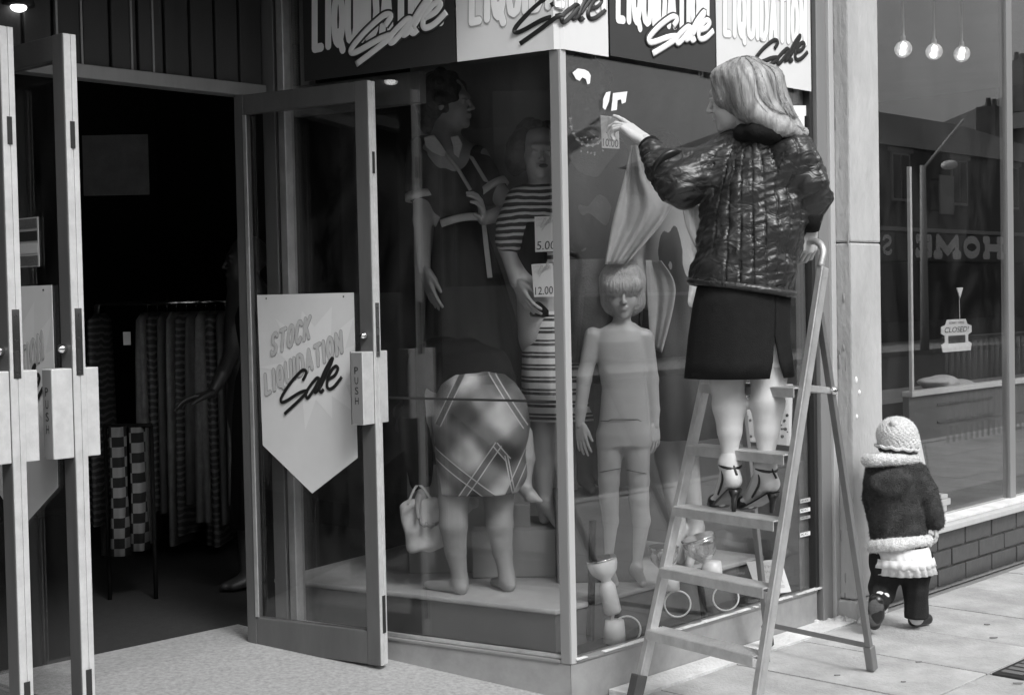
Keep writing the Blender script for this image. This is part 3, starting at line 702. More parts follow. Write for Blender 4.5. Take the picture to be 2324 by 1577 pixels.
# opening hours sticker on the left door glass
xs_, z1s = fx_at(frB, 86, 492); _, z0s = fx_at(frB, 86, 605)
st = thing('door_sticker', 'dim sticker with pale rounded border and four bands on left door', 'sticker', frB(xs_-.05, -.005, z0s))
box('backing', frB, (xs_-.12, xs_, -.0065, -.0045, z0s, z1s), M_['panel'], st, .0)
for k, m in enumerate(('cloth_dg', 'black', 'print_g', 'cloth_dg')):
    hh = (z1s-z0s)/4; box('band', frB, (xs_-.114, xs_-.006, -.0075, -.0066, z1s-hh*(k+1)+.004, z1s-hh*k-.004), M_[m], st, 0)

# ---- banners across the top of the windows
def banner(fr, x0, x1, z0, dark, label, name_off=-.012, wrap=None, lq=(.05, .95, .17), sl=(.36, .60, .055), stock=(.10, .5, .56)):
    w = x1-x0; z1 = z0+.70
    bg, fg, sc = ('paper_d', 'print_m' if fr is FR else 'print_w', 'print_w') if dark else ('paper_l2', 'print_w', 'print_k')
    if fr is FR and dark: fg = 'print_w'
    if wrap is None:
        S = lambda u, v, d: fr(x0+u*w, name_off-d, z0+v*w)
        nr = fr.y
        out = [[(0, 0), (1, 0), (1, .70/w), (0, .70/w)]]
        r = thing('banner', label, 'banner', fr((x0+x1)/2, name_off, z0))
        MB().prism([S(u, v, -.002) for u, v in out[0]], [S(u, v, 0) for u, v in out[0]]).obj('card', M_[bg], r)
    else:      # bent round the corner: x measured from the corner, negative on the return
        def S(u, v, d):
            x = x0+u*w; f = FR if x < 0 else FF
            k = max(0, 1-abs(x)/.03)
            return f(x, name_off-d, z0+v*w) + (np.array([*(unit((-FF.y-FR.y))*.003), ])*k)
        nr = unit(FF.y+FR.y)
        r = thing('banner', label, 'banner', FF(0, name_off, z0)); us = [0, -x0/w-.06, -x0/w-.02, -x0/w+.02, -x0/w+.06, 1]
        A = [S(u, 0, 0) for u in us]+[S(u, .70/w, 0) for u in us]; B = [p+nr*.003 for p in A]; n = len(us); F = []
        for i in range(n-1): F += [(i, i+1, n+i+1, n+i), (2*n+i, 3*n+i, 3*n+i+1, 2*n+i+1), (i, 2*n+i, 2*n+i+1, i+1)]
        F += [(0, n, 3*n, 2*n), (n-1, 3*n-1, 4*n-1, 2*n-1)]
        mesh_obj('card', A+B, F, M_[bg], r)
    rs = math.radians(3); rr = .19
    if not dark:
        b = MB(); chunky(b, S, 'LIQUIDATION', lq[0]+.03, lq[2], .26, lq[1]-lq[0]-.06, rs, .12, rr+.055, .0006); chunky(b, S, 'STOCK', stock[0]+.03, stock[2]+.02, .22, stock[1]-.05, rs, .12, rr+.055, .0006); b.obj('outline', M_['print_g'], r)
    b = MB(); chunky(b, S, 'LIQUIDATION', lq[0]+.03, lq[2], .26, lq[1]-lq[0]-.06, rs, .12, rr+(.015 if dark else -.01), .0018)
    chunky(b, S, 'STOCK', stock[0]+.03, stock[2]+.02, .22, stock[1]-.05, rs, .12, rr-.012, .0018); b.obj('lettering', M_[fg], r)
    if dark:
        b = MB(); sale(b, S, sl[0], sl[2], sl[1], 0, .046, .0014, .0032, nr, .66); b.obj('sale_shadow', M_['print_k' if False else 'paper_d'], r, True)
    b = MB(); sale(b, S, sl[0], sl[2], sl[1], 0, .029 if dark else .0245, .0018, .0044, nr, .66); b.obj('sale_script', M_[sc], r, True)
    return r
banner(FR, -1.135, -.425, 2.272, True, 'dark Liquidation Sale banner over the side window, left of the pale one')
banner(FR, -.418, .252, 2.272, False, 'pale Sale banner folded round the window corner above the post', wrap=True, lq=(.07, 1.0, .20), sl=(.40, .58, .05), stock=(.1, .5, .58))
banner(FF, .262, .902, 2.278, True, 'dark Liquidation Sale banner on the street window above the pointing hand', lq=(.04, .95, .21), sl=(.37, .61, .05))
banner(FF, .910, 1.590, 2.272, False, "pale Stock Liquidation Sale banner behind the blonde woman's head", lq=(.05, .97, .25), sl=(.40, .56, .05), stock=(.20, .45, .60))

# ---- white letters stuck on the street window
wl = thing('window_lettering', 'unfinished white letters stuck across the street window near the pointing hand', 'lettering', FF(.8, .02, 2.0))
def zpx(px, py): return FF.pix(px, py, .018)
def glyph_px(outline, nm='letter'):
    P = [FF(*((lambda q: (q[0], .021, q[1]))(zpx(*p)))) for p in outline]; Q = [p-FF.y*.0025 for p in P]
    MB().prism(P, Q).obj(nm, M_['print_w'], wl)
glyph_px([(1300, 166), (1312, 156), (1326, 158), (1336, 163), (1341, 172), (1339, 190), (1334, 192), (1330, 180), (1322, 176), (1316, 184), (1308, 180)])
glyph_px([(1377, 210), (1386, 208), (1382, 232), (1374, 250), (1369, 245), (1370, 225)])
glyph_px([(1392, 212), (1424, 208), (1420, 233), (1412, 236), (1410, 226), (1402, 228), (1400, 250), (1388, 252), (1391, 228)])
glyph_px([(1796, 240), (1837, 240), (1837, 262), (1826, 264), (1826, 348), (1814, 340), (1813, 264), (1796, 258)])
# stickers at the end of the street window
for i, (y0, y1, m) in enumerate([(1128, 1142, 'print_m'), (1150, 1164, 'print_w'), (1168, 1180, 'print_g'), (1204, 1219, 'print_w')]):
    xa, za = FF.pix(1817, y1, .018); xb, zb = FF.pix(1842, y0, .018)
    o = thing('window_sticker', ['grey smudged window sticker, topmost of the four by the pillar', 'white window sticker with dark marks, second of the four by the pillar', 'dim grey window sticker, third of the four by the pillar', 'white window sticker lowest of the four beside the stone pillar'][i], 'sticker', FF(xa, .018, za))
    box('backing', FF, (xa, xb-.01, .0185, .0215, za, zb), M_[m], o, 0)
    b = MB(); letters(b, lambda u, v, d: FF(u, .0182-d, v), ['co', 'EC', 'as', 'KC'][i], xa+.006, za+.006, (zb-za)*.55, (xb-xa)*.6, 0, 0, .02, .001); b.obj('lettering', M_['print_k'], o)
sb = box('window_strip', FF, (1.515, 1.590, .0315, .0335, .14, 2.9), M_['panel_dk'], shop, 0)

# ---- stone pillar
pr = thing('stone_pillar', 'weathered pale stone pillar between the two shop windows', 'pillar', FF(1.86, 0, 0))
zs = [-.02, .08, 1.63, 3.0, 4.2]
for i in range(4):
    z0, z1 = zs[i]+.002, zs[i+1]-.002; ex = .018 if i == 0 else 0
    b = MB(); n = 14; P = []
    b.box(FF, 1.738-ex, 1.992, -.105-ex, .05, z0, z1)
    o = b.obj('stone_block', M_['stone'], pr, bevel=.008)
b = MB(); P = [FF(1.741, -.102, z) for z in np.linspace(0, 1.0, 10)]
for k in range(30): z = random.uniform(.0, 2.8); b.sphere(FF(1.740, random.uniform(-.09, .02), z), (random.uniform(.003, .007), random.uniform(.003, .01), random.uniform(.01, .05)), 6)
tag(b.obj('mortar_blob', M_['stone_dk'], pr, True, label='rough mortar along the pillar edge'), kind='stuff')
b = MB()
for px, py, h in ((1943, 862, .03), (1950, 890, .022), (1944, 945, .02)):
    c = onp(px, py, FF(0, -.106, 0), FF.y); b.sphere(c, (.007, .005, h/2), 8)
tag(b.obj('paint_splash', M_['print_w'], pr, True, label='white paint splashes on the pillar'), kind='stuff')

# ---- neighbouring shop
ns = thing('neighbour_shop', 'neighbouring shop with big plate window over a dark glazed brick base', 'shop', FF(4, 1.5, 0))
NX0, NX1 = 1.995, 8.0
box('upper_wall', FF, (1.75, 12, .0, 6, 3.15, 7.5), M_['brick_far2'], ns, 0)
box('base_core', FF, (NX0, NX1, -.052, .12, -.02, .262), M_['mortar'], ns, 0)
bm = {}
rowh = .0875; bl = .285
for rI in range(3):
    z0 = .262-(rI+1)*rowh+.004; x = NX0+.004-(bl/2 if rI % 2 else 0); 
    while x < NX1-.3:
        xa = max(x, NX0+.004); xb = x+bl-.010
        if xb-xa > .05:
            full = xb-xa > bl-.02
            if full and 'f' in bm:
                o = bm['f'].copy(); COL.objects.link(o); o.parent = ns; o.location = tuple(FF((xa+xb)/2, -.05+random.uniform(-.0015, .001), z0)-np.array(ns.location))
            else:
                o = box('brick', FF, (xa, xb, -.066, -.045, z0, z0+rowh-.009), M_['glazed'], ns, .004, loc=FF((xa+xb)/2, -.05, z0))
                if full: bm['f'] = o
        x += bl
box('sill', FF, (NX0, NX1, -.105, .03, .268, .300), M_['mullion'], ns, .006)
box('sill', FF, (NX0, NX1, -.070, .045, .3005, .318), M_['apron'], ns, .004)
box('window_frame', FF, (NX0, NX0+.035, -.01, .05, .3185, 3.1), M_['panel_dk'], ns, .003)
NM = FF.pix(2285, 600, .006)[0]
box('window_mullion', FF, (NM, NM+.065, -.004, .04, .3185, 3.1), M_['frame_grey'], ns, .003)
box('window_pane', FF, (NX0+.035, NM, .010, .018, .3185, 3.1), M_['glass'], ns, 0)
box('window_pane', FF, (NM+.065, NX1, .010, .018, .3185, 3.1), M_['glass'], ns, 0)
box('floor', FF, (NX0, NX1, .12, 5, .10, .262), M_['dark_floor'], ns, 0)
box('back_wall', FF, (NX0, NX1, 4.9, 5.05, .1, 3.15), M_['dark_int'], ns, 0)
box('side_wall', FF, (NX0-.06, NX0-.001, .2, 4.9, .1, 3.15), M_['dark_int'], ns, 0)
box('side_wall', FF, (NX1, NX1+.06, 0, 4.9, .1, 3.15), M_['dark_int'], ns, 0)
box('side_wall', FF, (NX1+.06, 12, 0, .3, -.02, 3.15), M_['brick_far2'], ns, 0)
# low panelled partition behind the neighbour's window with a pale rail and post
PY = .55
xa, za = FF.pix(2067, 893, PY); xb, _ = FF.pix(2320, 893, PY)
ptn = thing('display_partition', 'low panelled partition with pale rail and thin post inside the right window', 'partition', FF(xa, PY, .262))
box('panel', FF, (xa, xb+2, PY+.01, PY+.05, .262, za-.02), M_['panel_dk'], ptn, .002)
box('rail', FF, (xa, xb+2, PY-.01, PY+.055, za-.02, za+.01), M_['print_m'], ptn, .003)
box('post', FF, (xa+.0, xa+.022, PY-.01, PY+.01, za+.01, 2.1), M_['print_m'], ptn, .002)
xc, zc = FF.pix(2100, 790, PY); xd, ze = FF.pix(2100, 870, PY)
for (p0, p1) in (((2130, 918), (2255, 918)), ((2130, 958), (2255, 958))):
    a_, z_ = FF.pix(*p0, PY); b_, _ = FF.pix(*p1, PY); box('moulding', FF, (a_, b_, PY+.002, PY+.0095, z_-.006, z_+.006), M_['cloth_d'], ptn, 0)
# CLOSED sign
sx0, sz0 = FF.pix(2137, 800, .16); sx1, sz1 = FF.pix(2205, 723, .16); sx1 = max(sx1, sx0+.2)
cs = thing('closed_sign', 'pale shaped card sign reading CLOSED hanging inside the right window', 'sign', FF((sx0+sx1)/2, .16, sz1))
W_ = sx1-sx0; H_ = sz1-sz0
S_ = lambda u, v, d=0: FF(sx0+u*W_, .16-d, sz0+v*H_)
out = [(.04, 0), (.0, .22), (.12, .30), (.12, .50), (.0, .58), (.0, .78), (.14, .84), (.20, 1.0), (.80, 1.0), (.86, .84), (1, .78), (1, .58), (.88, .50), (.88, .30), (1, .22), (.96, 0)]
MB().prism([S_(u, v, -.004) for u, v in out], [S_(u, v) for u, v in out]).obj('card', M_['paper_l'], cs)
b = MB(); b.prism([S_(u, v, .0002) for u, v in ((.22, .26), (.22, .5), (.78, .5), (.78, .26))], [S_(u, v, .001) for u, v in ((.22, .26), (.22, .5), (.78, .5), (.78, .26))]); b.obj('window_cutout', M_['print_k'], cs)
b = MB(); mp = lambda u, v, d: S_(u, v, d)
letters(b, mp, 'CLOSED!', .10, .60, .17, .8, 0, .2, .02, .0015); letters(b, mp, 'SORRY WERE', .24, .86, .07, .5, 0, 0, .0, .0015); b.obj('lettering', M_['print_k'], cs)
hk = FF.pix(2177, 668, .16)
MB().tube([FF(hk[0], .16, hk[1]), FF(hk[0], .158, sz1-.01)], .0012, 5).obj('string', M_['white_pl'], cs)
MB().prism([FF(hk[0]-.035, .155, hk[1]+.035), FF(hk[0]+.035, .155, hk[1]+.035), FF(hk[0], .155, hk[1]-.02)], [FF(hk[0]-.035, .16, hk[1]+.035), FF(hk[0]+.035, .16, hk[1]+.035), FF(hk[0], .16, hk[1]-.02)]).obj('hook', M_['paper_l'], cs)
# pale board leaning at the sill and stacked boxes
P = [onp(x, y, FF(0, .08, 0), FF.y) for x, y in ((2062, 985), (2087, 985), (2118, 1140), (2062, 1160))]
lb = thing('leaning_board', "pale board propped in the right window behind the child's hat", 'board', P[3])
MB().prism(P, [p+FF.y*.02 for p in P]).obj('board', M_['paper_w'], lb, bevel=.001)
P = [onp(x, y, FF(0, .078, 0), FF.y) for x, y in ((2098, 1010), (2101, 1012), (2118, 1105), (2114, 1105))]
MB().prism(P, [p+FF.y*.0015 for p in P]).obj('slot', M_['rubber'], lb)
x0_, z0_ = FF.pix(2108, 1168, .06)
for k, (a0, a1, h0, h1, y0) in enumerate(((0, .17, .0, .028, .05), (.01, .20, .030, .062, .045), (.0, .18, .064, .085, .05))):
    o = thing('sample_block', ['thin pale block lowest of three stacked on the right window sill', 'widest pale block in the middle of the small stack on the sill', 'top pale block of the small stack on the right window sill'][k], 'block', FF(x0_+a0, y0, .319+h0))
    box('block', FF, (x0_+a0, x0_+a1, y0, y0+.12, .319+h0, .319+h1), M_['paper_l'], o, .003)
# three spot bulbs hanging in the neighbour's window
gl = emis('filament_glow', 14)
for i, (px, py) in enumerate(((2050, 112), (2120, 118), (2183, 123))):
    c = onp(px, py, FF(0, .5, 0), FF.y)
    o = thing('hanging_bulb', ['clear glass spot bulb with glowing core, left of three in right window', 'clear glass spot bulb with glowing core, middle of three in right window', 'clear glass spot bulb with glowing core, right of three in right window'][i], 'lamp', c, 'bulbs hanging in the neighbouring window')
    MB().sphere(c, .046, 18).obj('globe', M_['haze_glass'], o, True)
    for dx, dz in ((.006, .018), (-.010, -.018)): MB().sphere(c+FF.x*dx+np.array([0, 0, dz]), .015, 10).obj('glow_core', gl, o, True)
    MB().lathe(c+np.array([0, 0, .036]), (0, 0, 1), [(0, .014), (.03, .014), (.04, .008), (.30, .004)], 10).obj('socket', M_['alu'], o, True)
# dim objects inside the right window
o = thing('counter_cloth', 'crumpled pale cloth lying on a shelf behind the closed sign', 'cloth', FF(4.4, 1.2, 1.0))
S = SDF(); 
for k in range(9):
    c = onp(2115+k*13, 866+6*math.sin(k*2.1)+k*3, FF(0, 1.2, 0), FF.y); S.ell(c, (.10, .08, .028+.01*(k % 3)), None, .05)
V, F = S.mesh(.012); mesh_obj('cloth', V, F, M_['cloth_drape'], o, True)
sh = thing('shop_shelf', 'dark shelf deep inside the right window carrying the pale cloth', 'shelf', FF(4.4, 1.2, .262))
q = onp(2120, 885, FF(0, 1.2, 0), FF.y)
box('top', FF, (3.3, 7.0, 1.05, 1.5, q[2]-.03, q[2]), M_['panel_dk'], sh, .003)
for xx in (3.4, 6.9): box('leg', FF, (xx, xx+.05, 1.1, 1.15, .262, q[2]-.031), M_['panel_dk'], sh, .002)

# ================================================================== ACROSS THE STREET (seen in the window reflections)
FS = Frame(FF(0, -17.9, 0)[:2], dF)          # facade line across the street; y negative = away from us
def far_building(x0, x1, zE, zR, m, label, floors, nwin, shopz=3.3, fascia='paper_d', hip=2.2, text=None, depth=9):
    r = thing('terrace_building', label, 'building', FS((x0+x1)/2, -depth/2, 0)); 
    box('wall', FS, (x0, x1, -depth, 0, -.02, zE), m, r, 0)
    A = [FS(x0-.2, .2, zE), FS(x1+.2, .2, zE), FS(x1+.2, -depth-.2, zE), FS(x0-.2, -depth-.2, zE), FS(x0+hip, -depth/2, zR), FS(x1-hip, -depth/2, zR)]
    mesh_obj('roof', A, [(0, 1, 5, 4), (1, 2, 5), (2, 3, 4, 5), (3, 0, 4), (3, 2, 1, 0)], MT['slate'], r)
    for f in range(floors):
        zb = shopz+.9+f*2.8
        if zb+1.3 > zE: break
        for k in range(nwin):
            xc = x0+(x1-x0)*(k+.5)/nwin
            wo = box('window', FS, (xc-.55, xc+.55, .001, .05, zb, zb+1.45), MT['trim_far'], r, 0)
            box('pane', FS, (xc-.47, xc-.03, .051, .06, zb+.08, zb+1.37), MT['win_dark'], wo, 0); box('pane', FS, (xc+.03, xc+.47, .051, .06, zb+.08, zb+1.37), MT['win_dark'], wo, 0)
            box('lintel', FS, (xc-.7, xc+.7, .001, .08, zb+1.452, zb+1.62), MT['trim_far'], r, 0)
    box('shop_window', FS, (x0+.3, x1-.3, .001, .04, .6, 2.35), MT['win_dark'], r, 0)
    box('fascia', FS, (x0+.1, x1-.1, .001, .18, 2.42, 3.25), MT[fascia], r, 0)
    box('string_course', FS, (x0, x1, .001, .12, 3.3, 3.42), MT['trim_far'], r, 0)
    if text:
        b = MB(); 
        for ch, pl, pr_ in text:
            X1 = FF.pix(pr_, 563, 17.70)[0]; X0 = FF.pix(pl, 563, 17.70)[0]
            chunky(b, (lambda X: lambda u, v, d: FS(X-u, .181+d, v))(X1), ch, .08, 2.62, .50, X1-X0-.16, 0, 0, .062, 0, .01)
        b.obj('sign_lettering', MT['print_w'], r)
    for k, xx in enumerate(np.linspace(x0+1.2, x1-1.2, 2)):
        ch = box('chimney', FS, (xx-.5, xx+.5, -depth/2-.4, -depth/2+.4, zR-1.2, zR+.9), m, r, 0)
        for q_ in (-.25, .25): MB().lathe(FS(xx+q_, -depth/2, zR+.9), (0, 0, 1), [(0, .13), (.35, .10)], 8).obj('chimney_pot', MT['brick_far'], ch)
    return r
far_building(-30, -16, 7.5, 9.5, MT['brick_far'], 'plain brick terrace across the street, far to the left', 1, 5)
far_building(-16, -3, 8.2, 10.2, MT['brick_far2'], 'rendered terrace across the street opposite the doors', 2, 4)
far_building(-3, 9, 7.0, 9.0, MT['brick_far'], 'brick terrace directly across the street from the window', 1, 4)
bw_ = thing('boundary_wall', 'low brick boundary wall across the street along the open gap', 'wall', FS(20, 0, 0))
box('wall', FS, (9.1, 33.1, -.25, 0, -.02, 1.5), MT['brick_far'], bw_, 0); box('coping', FS, (9.1, 33.1, -.29, .04, 1.503, 1.58), MT['trim_far'], bw_, 0)
yard = box('yard_ground', FS, (9.0, 33.2, -40, -.26, -.3, -.01), MT['asphalt'], None, 0); tag(yard, kind='structure')
# letters of the sign: facing us from across the street, so it runs right to left along our axis
far_building(33.3, 52, 5.8, 7.9, MT['brick_far'], 'dark hipped roof shop with HOME S in pale serif letters on its fascia', 1, 5, hip=4, text=[('S', 2004, 2028), ('E', 2080, 2117), ('M', 2132, 2177), ('O', 2190, 2226), ('H', 2239, 2275)])
far_building(52.2, 75, 8.0, 10, MT['brick_far2'], 'last rendered building across the street, far to the right', 2, 6)
# street lamp opposite, with slanted arm
sl = thing('street_lamp', 'tall pale street lamp post across the road with slanting arm', 'street lamp', FF(29.0, -13.9, 0))
MB().tube([FF(29.0, -13.9, 0), FF(29.0, -13.9, 4.6)], [.11, .07], 10).obj('post', MT['print_m'], sl, True)
MB().tube([FF(29.0, -13.9, 4.5), FF(31.2, -13.9, 5.9)], .035, 8).obj('arm', MT['print_m'], sl, True)
MB().sphere(FF(30.0, -13.7, 4.65), (.35, .2, .12), 10).obj('lantern', MT['print_w'], sl, True)
# hanging shop sign opposite
hs = thing('hanging_sign', 'tall pale projecting sign on the opposite shops', 'sign', FS(37.6, .5, 3.9))
box('board', FS, (37.0, 37.9, .30, .36, 3.86, 5.05), MT['trim_far'], hs, .01); box('bracket', FS, (37.1, 37.2, .001, .2995, 4.9, 4.96), MT['rubber'], hs, 0); box('bracket', FS, (37.1, 37.2, .001, .2995, 3.95, 4.01), MT['rubber'], hs, 0)
# guard railing at our kerb
rl = thing('guard_railing', 'grey pedestrian guard railing along the kerb, right of the camera', 'railing', FF(9.5, -3.0, 0))
for z in (.98, .18): MB().tube([FF(8.7, -3.0, z), FF(14.0, -3.0, z)], .02, 8).obj('rail', MT['alu_dark'], rl, True)
bp = None
for k in range(44):
    if bp is None: bp = MB().tube([FF(8.75, -3.0, .0), FF(8.75, -3.0, .98)], .009, 6).obj('bar', MT['alu_dark'], rl, True, loc=FF(8.75, -3.0, 0))
    else: o = bp.copy(); COL.objects.link(o); o.parent = rl; o.location = tuple(FF(8.75+k*.12, -3.0, 0)-np.array(rl.location))

# ================================================================== INSIDE THE DISPLAY WINDOW
PZ = .25
pf = thing('display_platform', 'low pale carpeted display platform filling the shop window', 'platform', FF(.4, .8, 0))
i1 = inner(.27)
PP = [FR(-1.60, .27, 0)[:2], i1, FF(WF+.03, .30, 0)[:2], FF(WF+.03, 1.9, 0)[:2], FR(-1.60, 1.2, 0)[:2]]
b = MB(); b.prism([V3(p, .089) for p in PP], [V3(p, PZ-.02) for p in PP]); b.obj('base', MT['panel_dk'], pf)
i2 = inner(.255); PQ = [FR(-1.60, .255, 0)[:2], i2, FF(WF+.03, .285, 0)[:2], PP[3], PP[4]]
b = MB(); b.prism([V3(p, PZ-.0195) for p in PQ], [V3(p, PZ) for p in PQ]); b.obj('carpet', MT['platform'], pf, bevel=.006)
# risers
def riser(c, w, d, z1, label, m='panel', rot=None):
    fr = Frame(c[:2], dF if rot is None else rot)
    o = thing('display_riser', label, 'riser', V3(c[:2], PZ)); box('block', fr, (-w/2, w/2, -d/2, d/2, PZ+.001, z1), MT[m], o, .006)
c1 = at(1060, 1040, 6.3); c2 = at(1225, 1190, 6.10); c3 = at(1330, 1000, 6.0)
riser(c1, .50, .5, .72, 'tall grey display riser carrying the mannequin in the belted dress', 'panel', (1, 0))
riser(c2+np.array([.02, .02, 0]), .62, .40, .45, 'lower grey riser carrying the mannequin in the striped skirt', 'panel', (1, 0))
# backdrop boards
def board(name, px0, px1, pyt, d, zb, m, label, w2=None):
    A = at(px0, pyt, d); B = at(px1, pyt, d); o = thing(name, label, 'panel', ((A[0]+B[0])/2, d, zb))
    box('panel', WORLD, (A[0], B[0], d, d+.03, zb, A[2]), MT[m], o, .002)
board('backdrop_panel', 1117, 1265, 208, 6.75, PZ+.001, 'panel', 'upright grey board standing behind the two dressed mannequins')
def manq_body(name, parent, prims, m='manq', h=.006, extra=None):
    S = SDF(); prims(S); parts = [S.mesh(h)]
    if extra: parts += extra
    V, F = join(parts); return mesh_obj(name, V, F, MT[m], parent, True)
def curls(S, c, r, n, rad, seed, squash=(1, 1, 1), amp=.9):
    rg = np.random.default_rng(seed); S.ell(c, np.array(r), None, .02)
    for k in range(n):
        v = rg.normal(size=3); v /= np.linalg.norm(v); S.ell(c+v*np.array(r)*amp, np.array([rad]*3)*rg.uniform(.7, 1.3), None, .012)
def cloth(name, S, h, m, parent, label=None):
    V, F = S.mesh(h); return mesh_obj(name, V, F, MT[m], parent, True, label=label)
def wrinkle(a1=.003, f=28, seed=0, zf=.4):
    rg = np.random.default_rng(seed); K = rg.normal(size=(5, 3))*f; K[:, 2] *= zf; P = rg.uniform(0, 6.28, 5); W = rg.uniform(.4, 1, 5)
    return lambda X, Y, Z: sum(a1*W[i]*np.sin(K[i, 0]*X+K[i, 1]*Y+K[i, 2]*Z+P[i]) for i in range(5))/1.6

# ---- mannequin in the belted dress
d1 = 6.3
A = lambda px, py, dd=0: at(px, py, d1+dd)
mq = thing('mannequin', 'tall mannequin in dark dress with white collar, cuffs and belt, face turned right', 'mannequin', V3(c1[:2], .721))
hc = A(1018, 232); ff1 = unit([.93, -.36, .02])
shL, shR = A(962, 345, .02), A(1078, 362, -.02)
eL, wL, hL = A(958, 500, -.06), A(963, 612, -.10), A(974, 640, -.11)
eR, wR = A(1160, 478, -.12), A(1098, 497, -.26)
pel = A(1052, 600); fl_, fr_ = V3(A(1040, 900)[:2], .74), V3(A(1085, 900)[:2], .74)
HD = {}
def pr1(S):
    HD['q'], _ = head_prims(S, hc, ff1, (0.05, 0, 1), .228); S.cone(hc+np.array([-.015, .01, -.07]), A(1012, 318), .048, .052, .03)
    S.cone(A(1012, 318), A(1016, 345), .055, .09, .05); S.chain([shL, eL, wL], [.05, .040, .027], .02); S.chain([shR, eR, wR], [.05, .040, .027], .02)
    S.cone(shL, shR, .055, .055, .05); S.cone(A(1020, 370), A(1040, 500), .10, .085, .06); S.cone(A(1040, 500), pel, .085, .12, .06)
    for f in (fl_, fr_): S.chain([pel+np.array([(f[0]-pel[0])*.9, 0, -.05]), (pel+f)/2+np.array([0, 0, .0]), f+np.array([0, 0, .08])], [.09, .06, .035], .03); S.cone(f+np.array([0, 0, .07]), f+np.array([.03, -.12, .02]), .03, .02, .02)
h1 = hand_mesh(wL, A(985, 690, -.12)-wL, (.7, .3, 0), 1, .19, (.12, .12, .15, .18), .10, (.35, .2))
h2 = hand_mesh(wR, A(1108, 470, -.34)-wR+np.array([-.03, 0, .02]), (-.6, .5, -.5), 1, .18, (.35, .4, .45, .5), .10)
manq_body('body', mq, pr1, 'manq', .0055, [h1, h2])
S = SDF(); curls(S, hc+np.array([-.035, .01, .035]), (.105, .10, .10), 60, .026, 3); S.ell(hc+np.array([-.09, .03, -.07]), (.05, .05, .07), None, .03); S.ell(hc+ff1*.13+np.array([0, 0, -.055]), (.048, .05, .065), None, .02, 's'); cloth('wig', S, .007, 'hair_d', mq)
S = SDF(); K = rows_px([(330, 985, 1055, .07), (348, 948, 1092, .085), (400, 940, 1108, .10), (450, 948, 1112, .105), (500, 985, 1098, .095)], d1)
S.loft([(r[0], r[1], r[2], r[3], r[4]) for r in K], .15, .03)
S.chain([shL, A(955, 430, -.03)], [.068, .066], .03); S.chain([shR, A(1118, 432, -.06)], [.066, .064], .03)
S.disp = wrinkle(.004, 30, 2); cloth('bodice', S, .007, 'cloth_d', mq)
K = rows_px([(492, 988, 1098, .10), (540, 985, 1108, .12), (620, 975, 1135, .15), (720, 968, 1165, .17), (850, 962, 1190, .19), (960, 958, 1205, .2)], d1)
V, F = cloth_loft(K, 96, lambda t, a: .05*t*math.sin(a*11+.6)+.03*t*math.sin(a*5)); solid(mesh_obj('dress_skirt', V, F, MT['cloth_d'], mq, True))
for nm, a_, b_, r_ in (('cuff', A(955, 437, -.03), A(958, 458, -.035), .071), ('cuff', A(1116, 420, -.06), A(1130, 442, -.07), .069)):
    ax_ = unit(b_-a_); MB().lathe(a_, ax_, [(0, r_-.004), (.0, r_), (.03, r_+.002), (.031, r_-.006)], 24).obj(nm, MT['cloth_w'], mq, True)
fy = np.array([0, -1., 0])
def px_leaf(pts, d, th, m, name, parent, dy=0):
    P = [at(x, y, d+dy) for x, y in pts]; Q = [p-np.array([0, th, 0]) for p in P]; o = MB().prism(P, Q).obj(name, MT[m], parent, bevel=.004); return o
px_leaf([(962, 312), (985, 306), (1003, 330), (1018, 352), (1004, 356), (980, 345), (966, 332)], d1-.10, .012, 'cloth_w', 'collar', mq)
px_leaf([(1022, 312), (1040, 308), (1050, 328), (1042, 360), (1030, 350), (1028, 330)], d1-.115, .012, 'cloth_w', 'collar', mq)
MB().tube([A(1012, 350, -.115), A(1040, 385, -.125), A(1068, 432, -.12)], .008, 8).obj('collar_edge', MT['cloth_w'], mq, True)
px_leaf([(1062, 352), (1074, 356), (1110, 415), (1098, 412)], d1-.115, .006, 'print_m', 'price_ticket', mq)
bl_ = [A(1000+ (1100-1000)*t, 508-16*math.sin(math.pi*min(t*1.1, 1)/1.6), -.105-.03*math.sin(math.pi*t)) for t in np.linspace(0, 1, 10)]
MB().tube(bl_, .017, 8, ((0, -1, 0), .4)).obj('belt', MT['cloth_w'], mq, True)
px_leaf([(1092, 500), (1103, 503), (1118, 630), (1106, 631), (1098, 560)], d1-.16, .006, 'cloth_w', 'belt_end', mq)

# ---- mannequin in stripes
d2 = 6.05
A = lambda px, py, dd=0: at(px, py, d2+dd)
mq = thing('mannequin', 'mannequin in striped jersey, dark waistcoat and striped skirt behind the corner post', 'mannequin', V3(c2[:2], .451))
hc = A(1222, 345); f2 = unit([.15, -.98, -.05])
def pr2(S):
    head_prims(S, hc, f2, (.08, 0, 1), .222); S.cone(hc+np.array([0, .01, -.08]), A(1232, 432), .046, .06, .03)
    S.cone(A(1180, 458), A(1288, 455), .052, .052, .04); S.cone(A(1232, 470), A(1232, 600), .075, .09, .06)
    S.chain([A(1178, 460), A(1150, 560, -.03), A(1172, 640, -.09)], [.048, .037, .027], .02); S.chain([A(1290, 460), A(1322, 560), A(1300, 640, -.1)], [.048, .037, .027], .02)
    S.cone(A(1235, 640), A(1245, 760), .12, .13, .06)
    for kx, fx, fy_ in ((1232, 1236, 1165), (1280, 1296, 1170)):
        S.chain([A(kx, 780), A(kx, 960, -.03), A(kx+2, 1040, 0), A(fx, 1135, 0)], [.075, .050, .050, .030], .03); a = A(fx, 1140, 0); S.cone(a, V3((a+np.array([.05, -.14, 0]))[:2], .472), .032, .018, .02); S.cone(a, V3(a[:2], .478), .03, .025, .02)
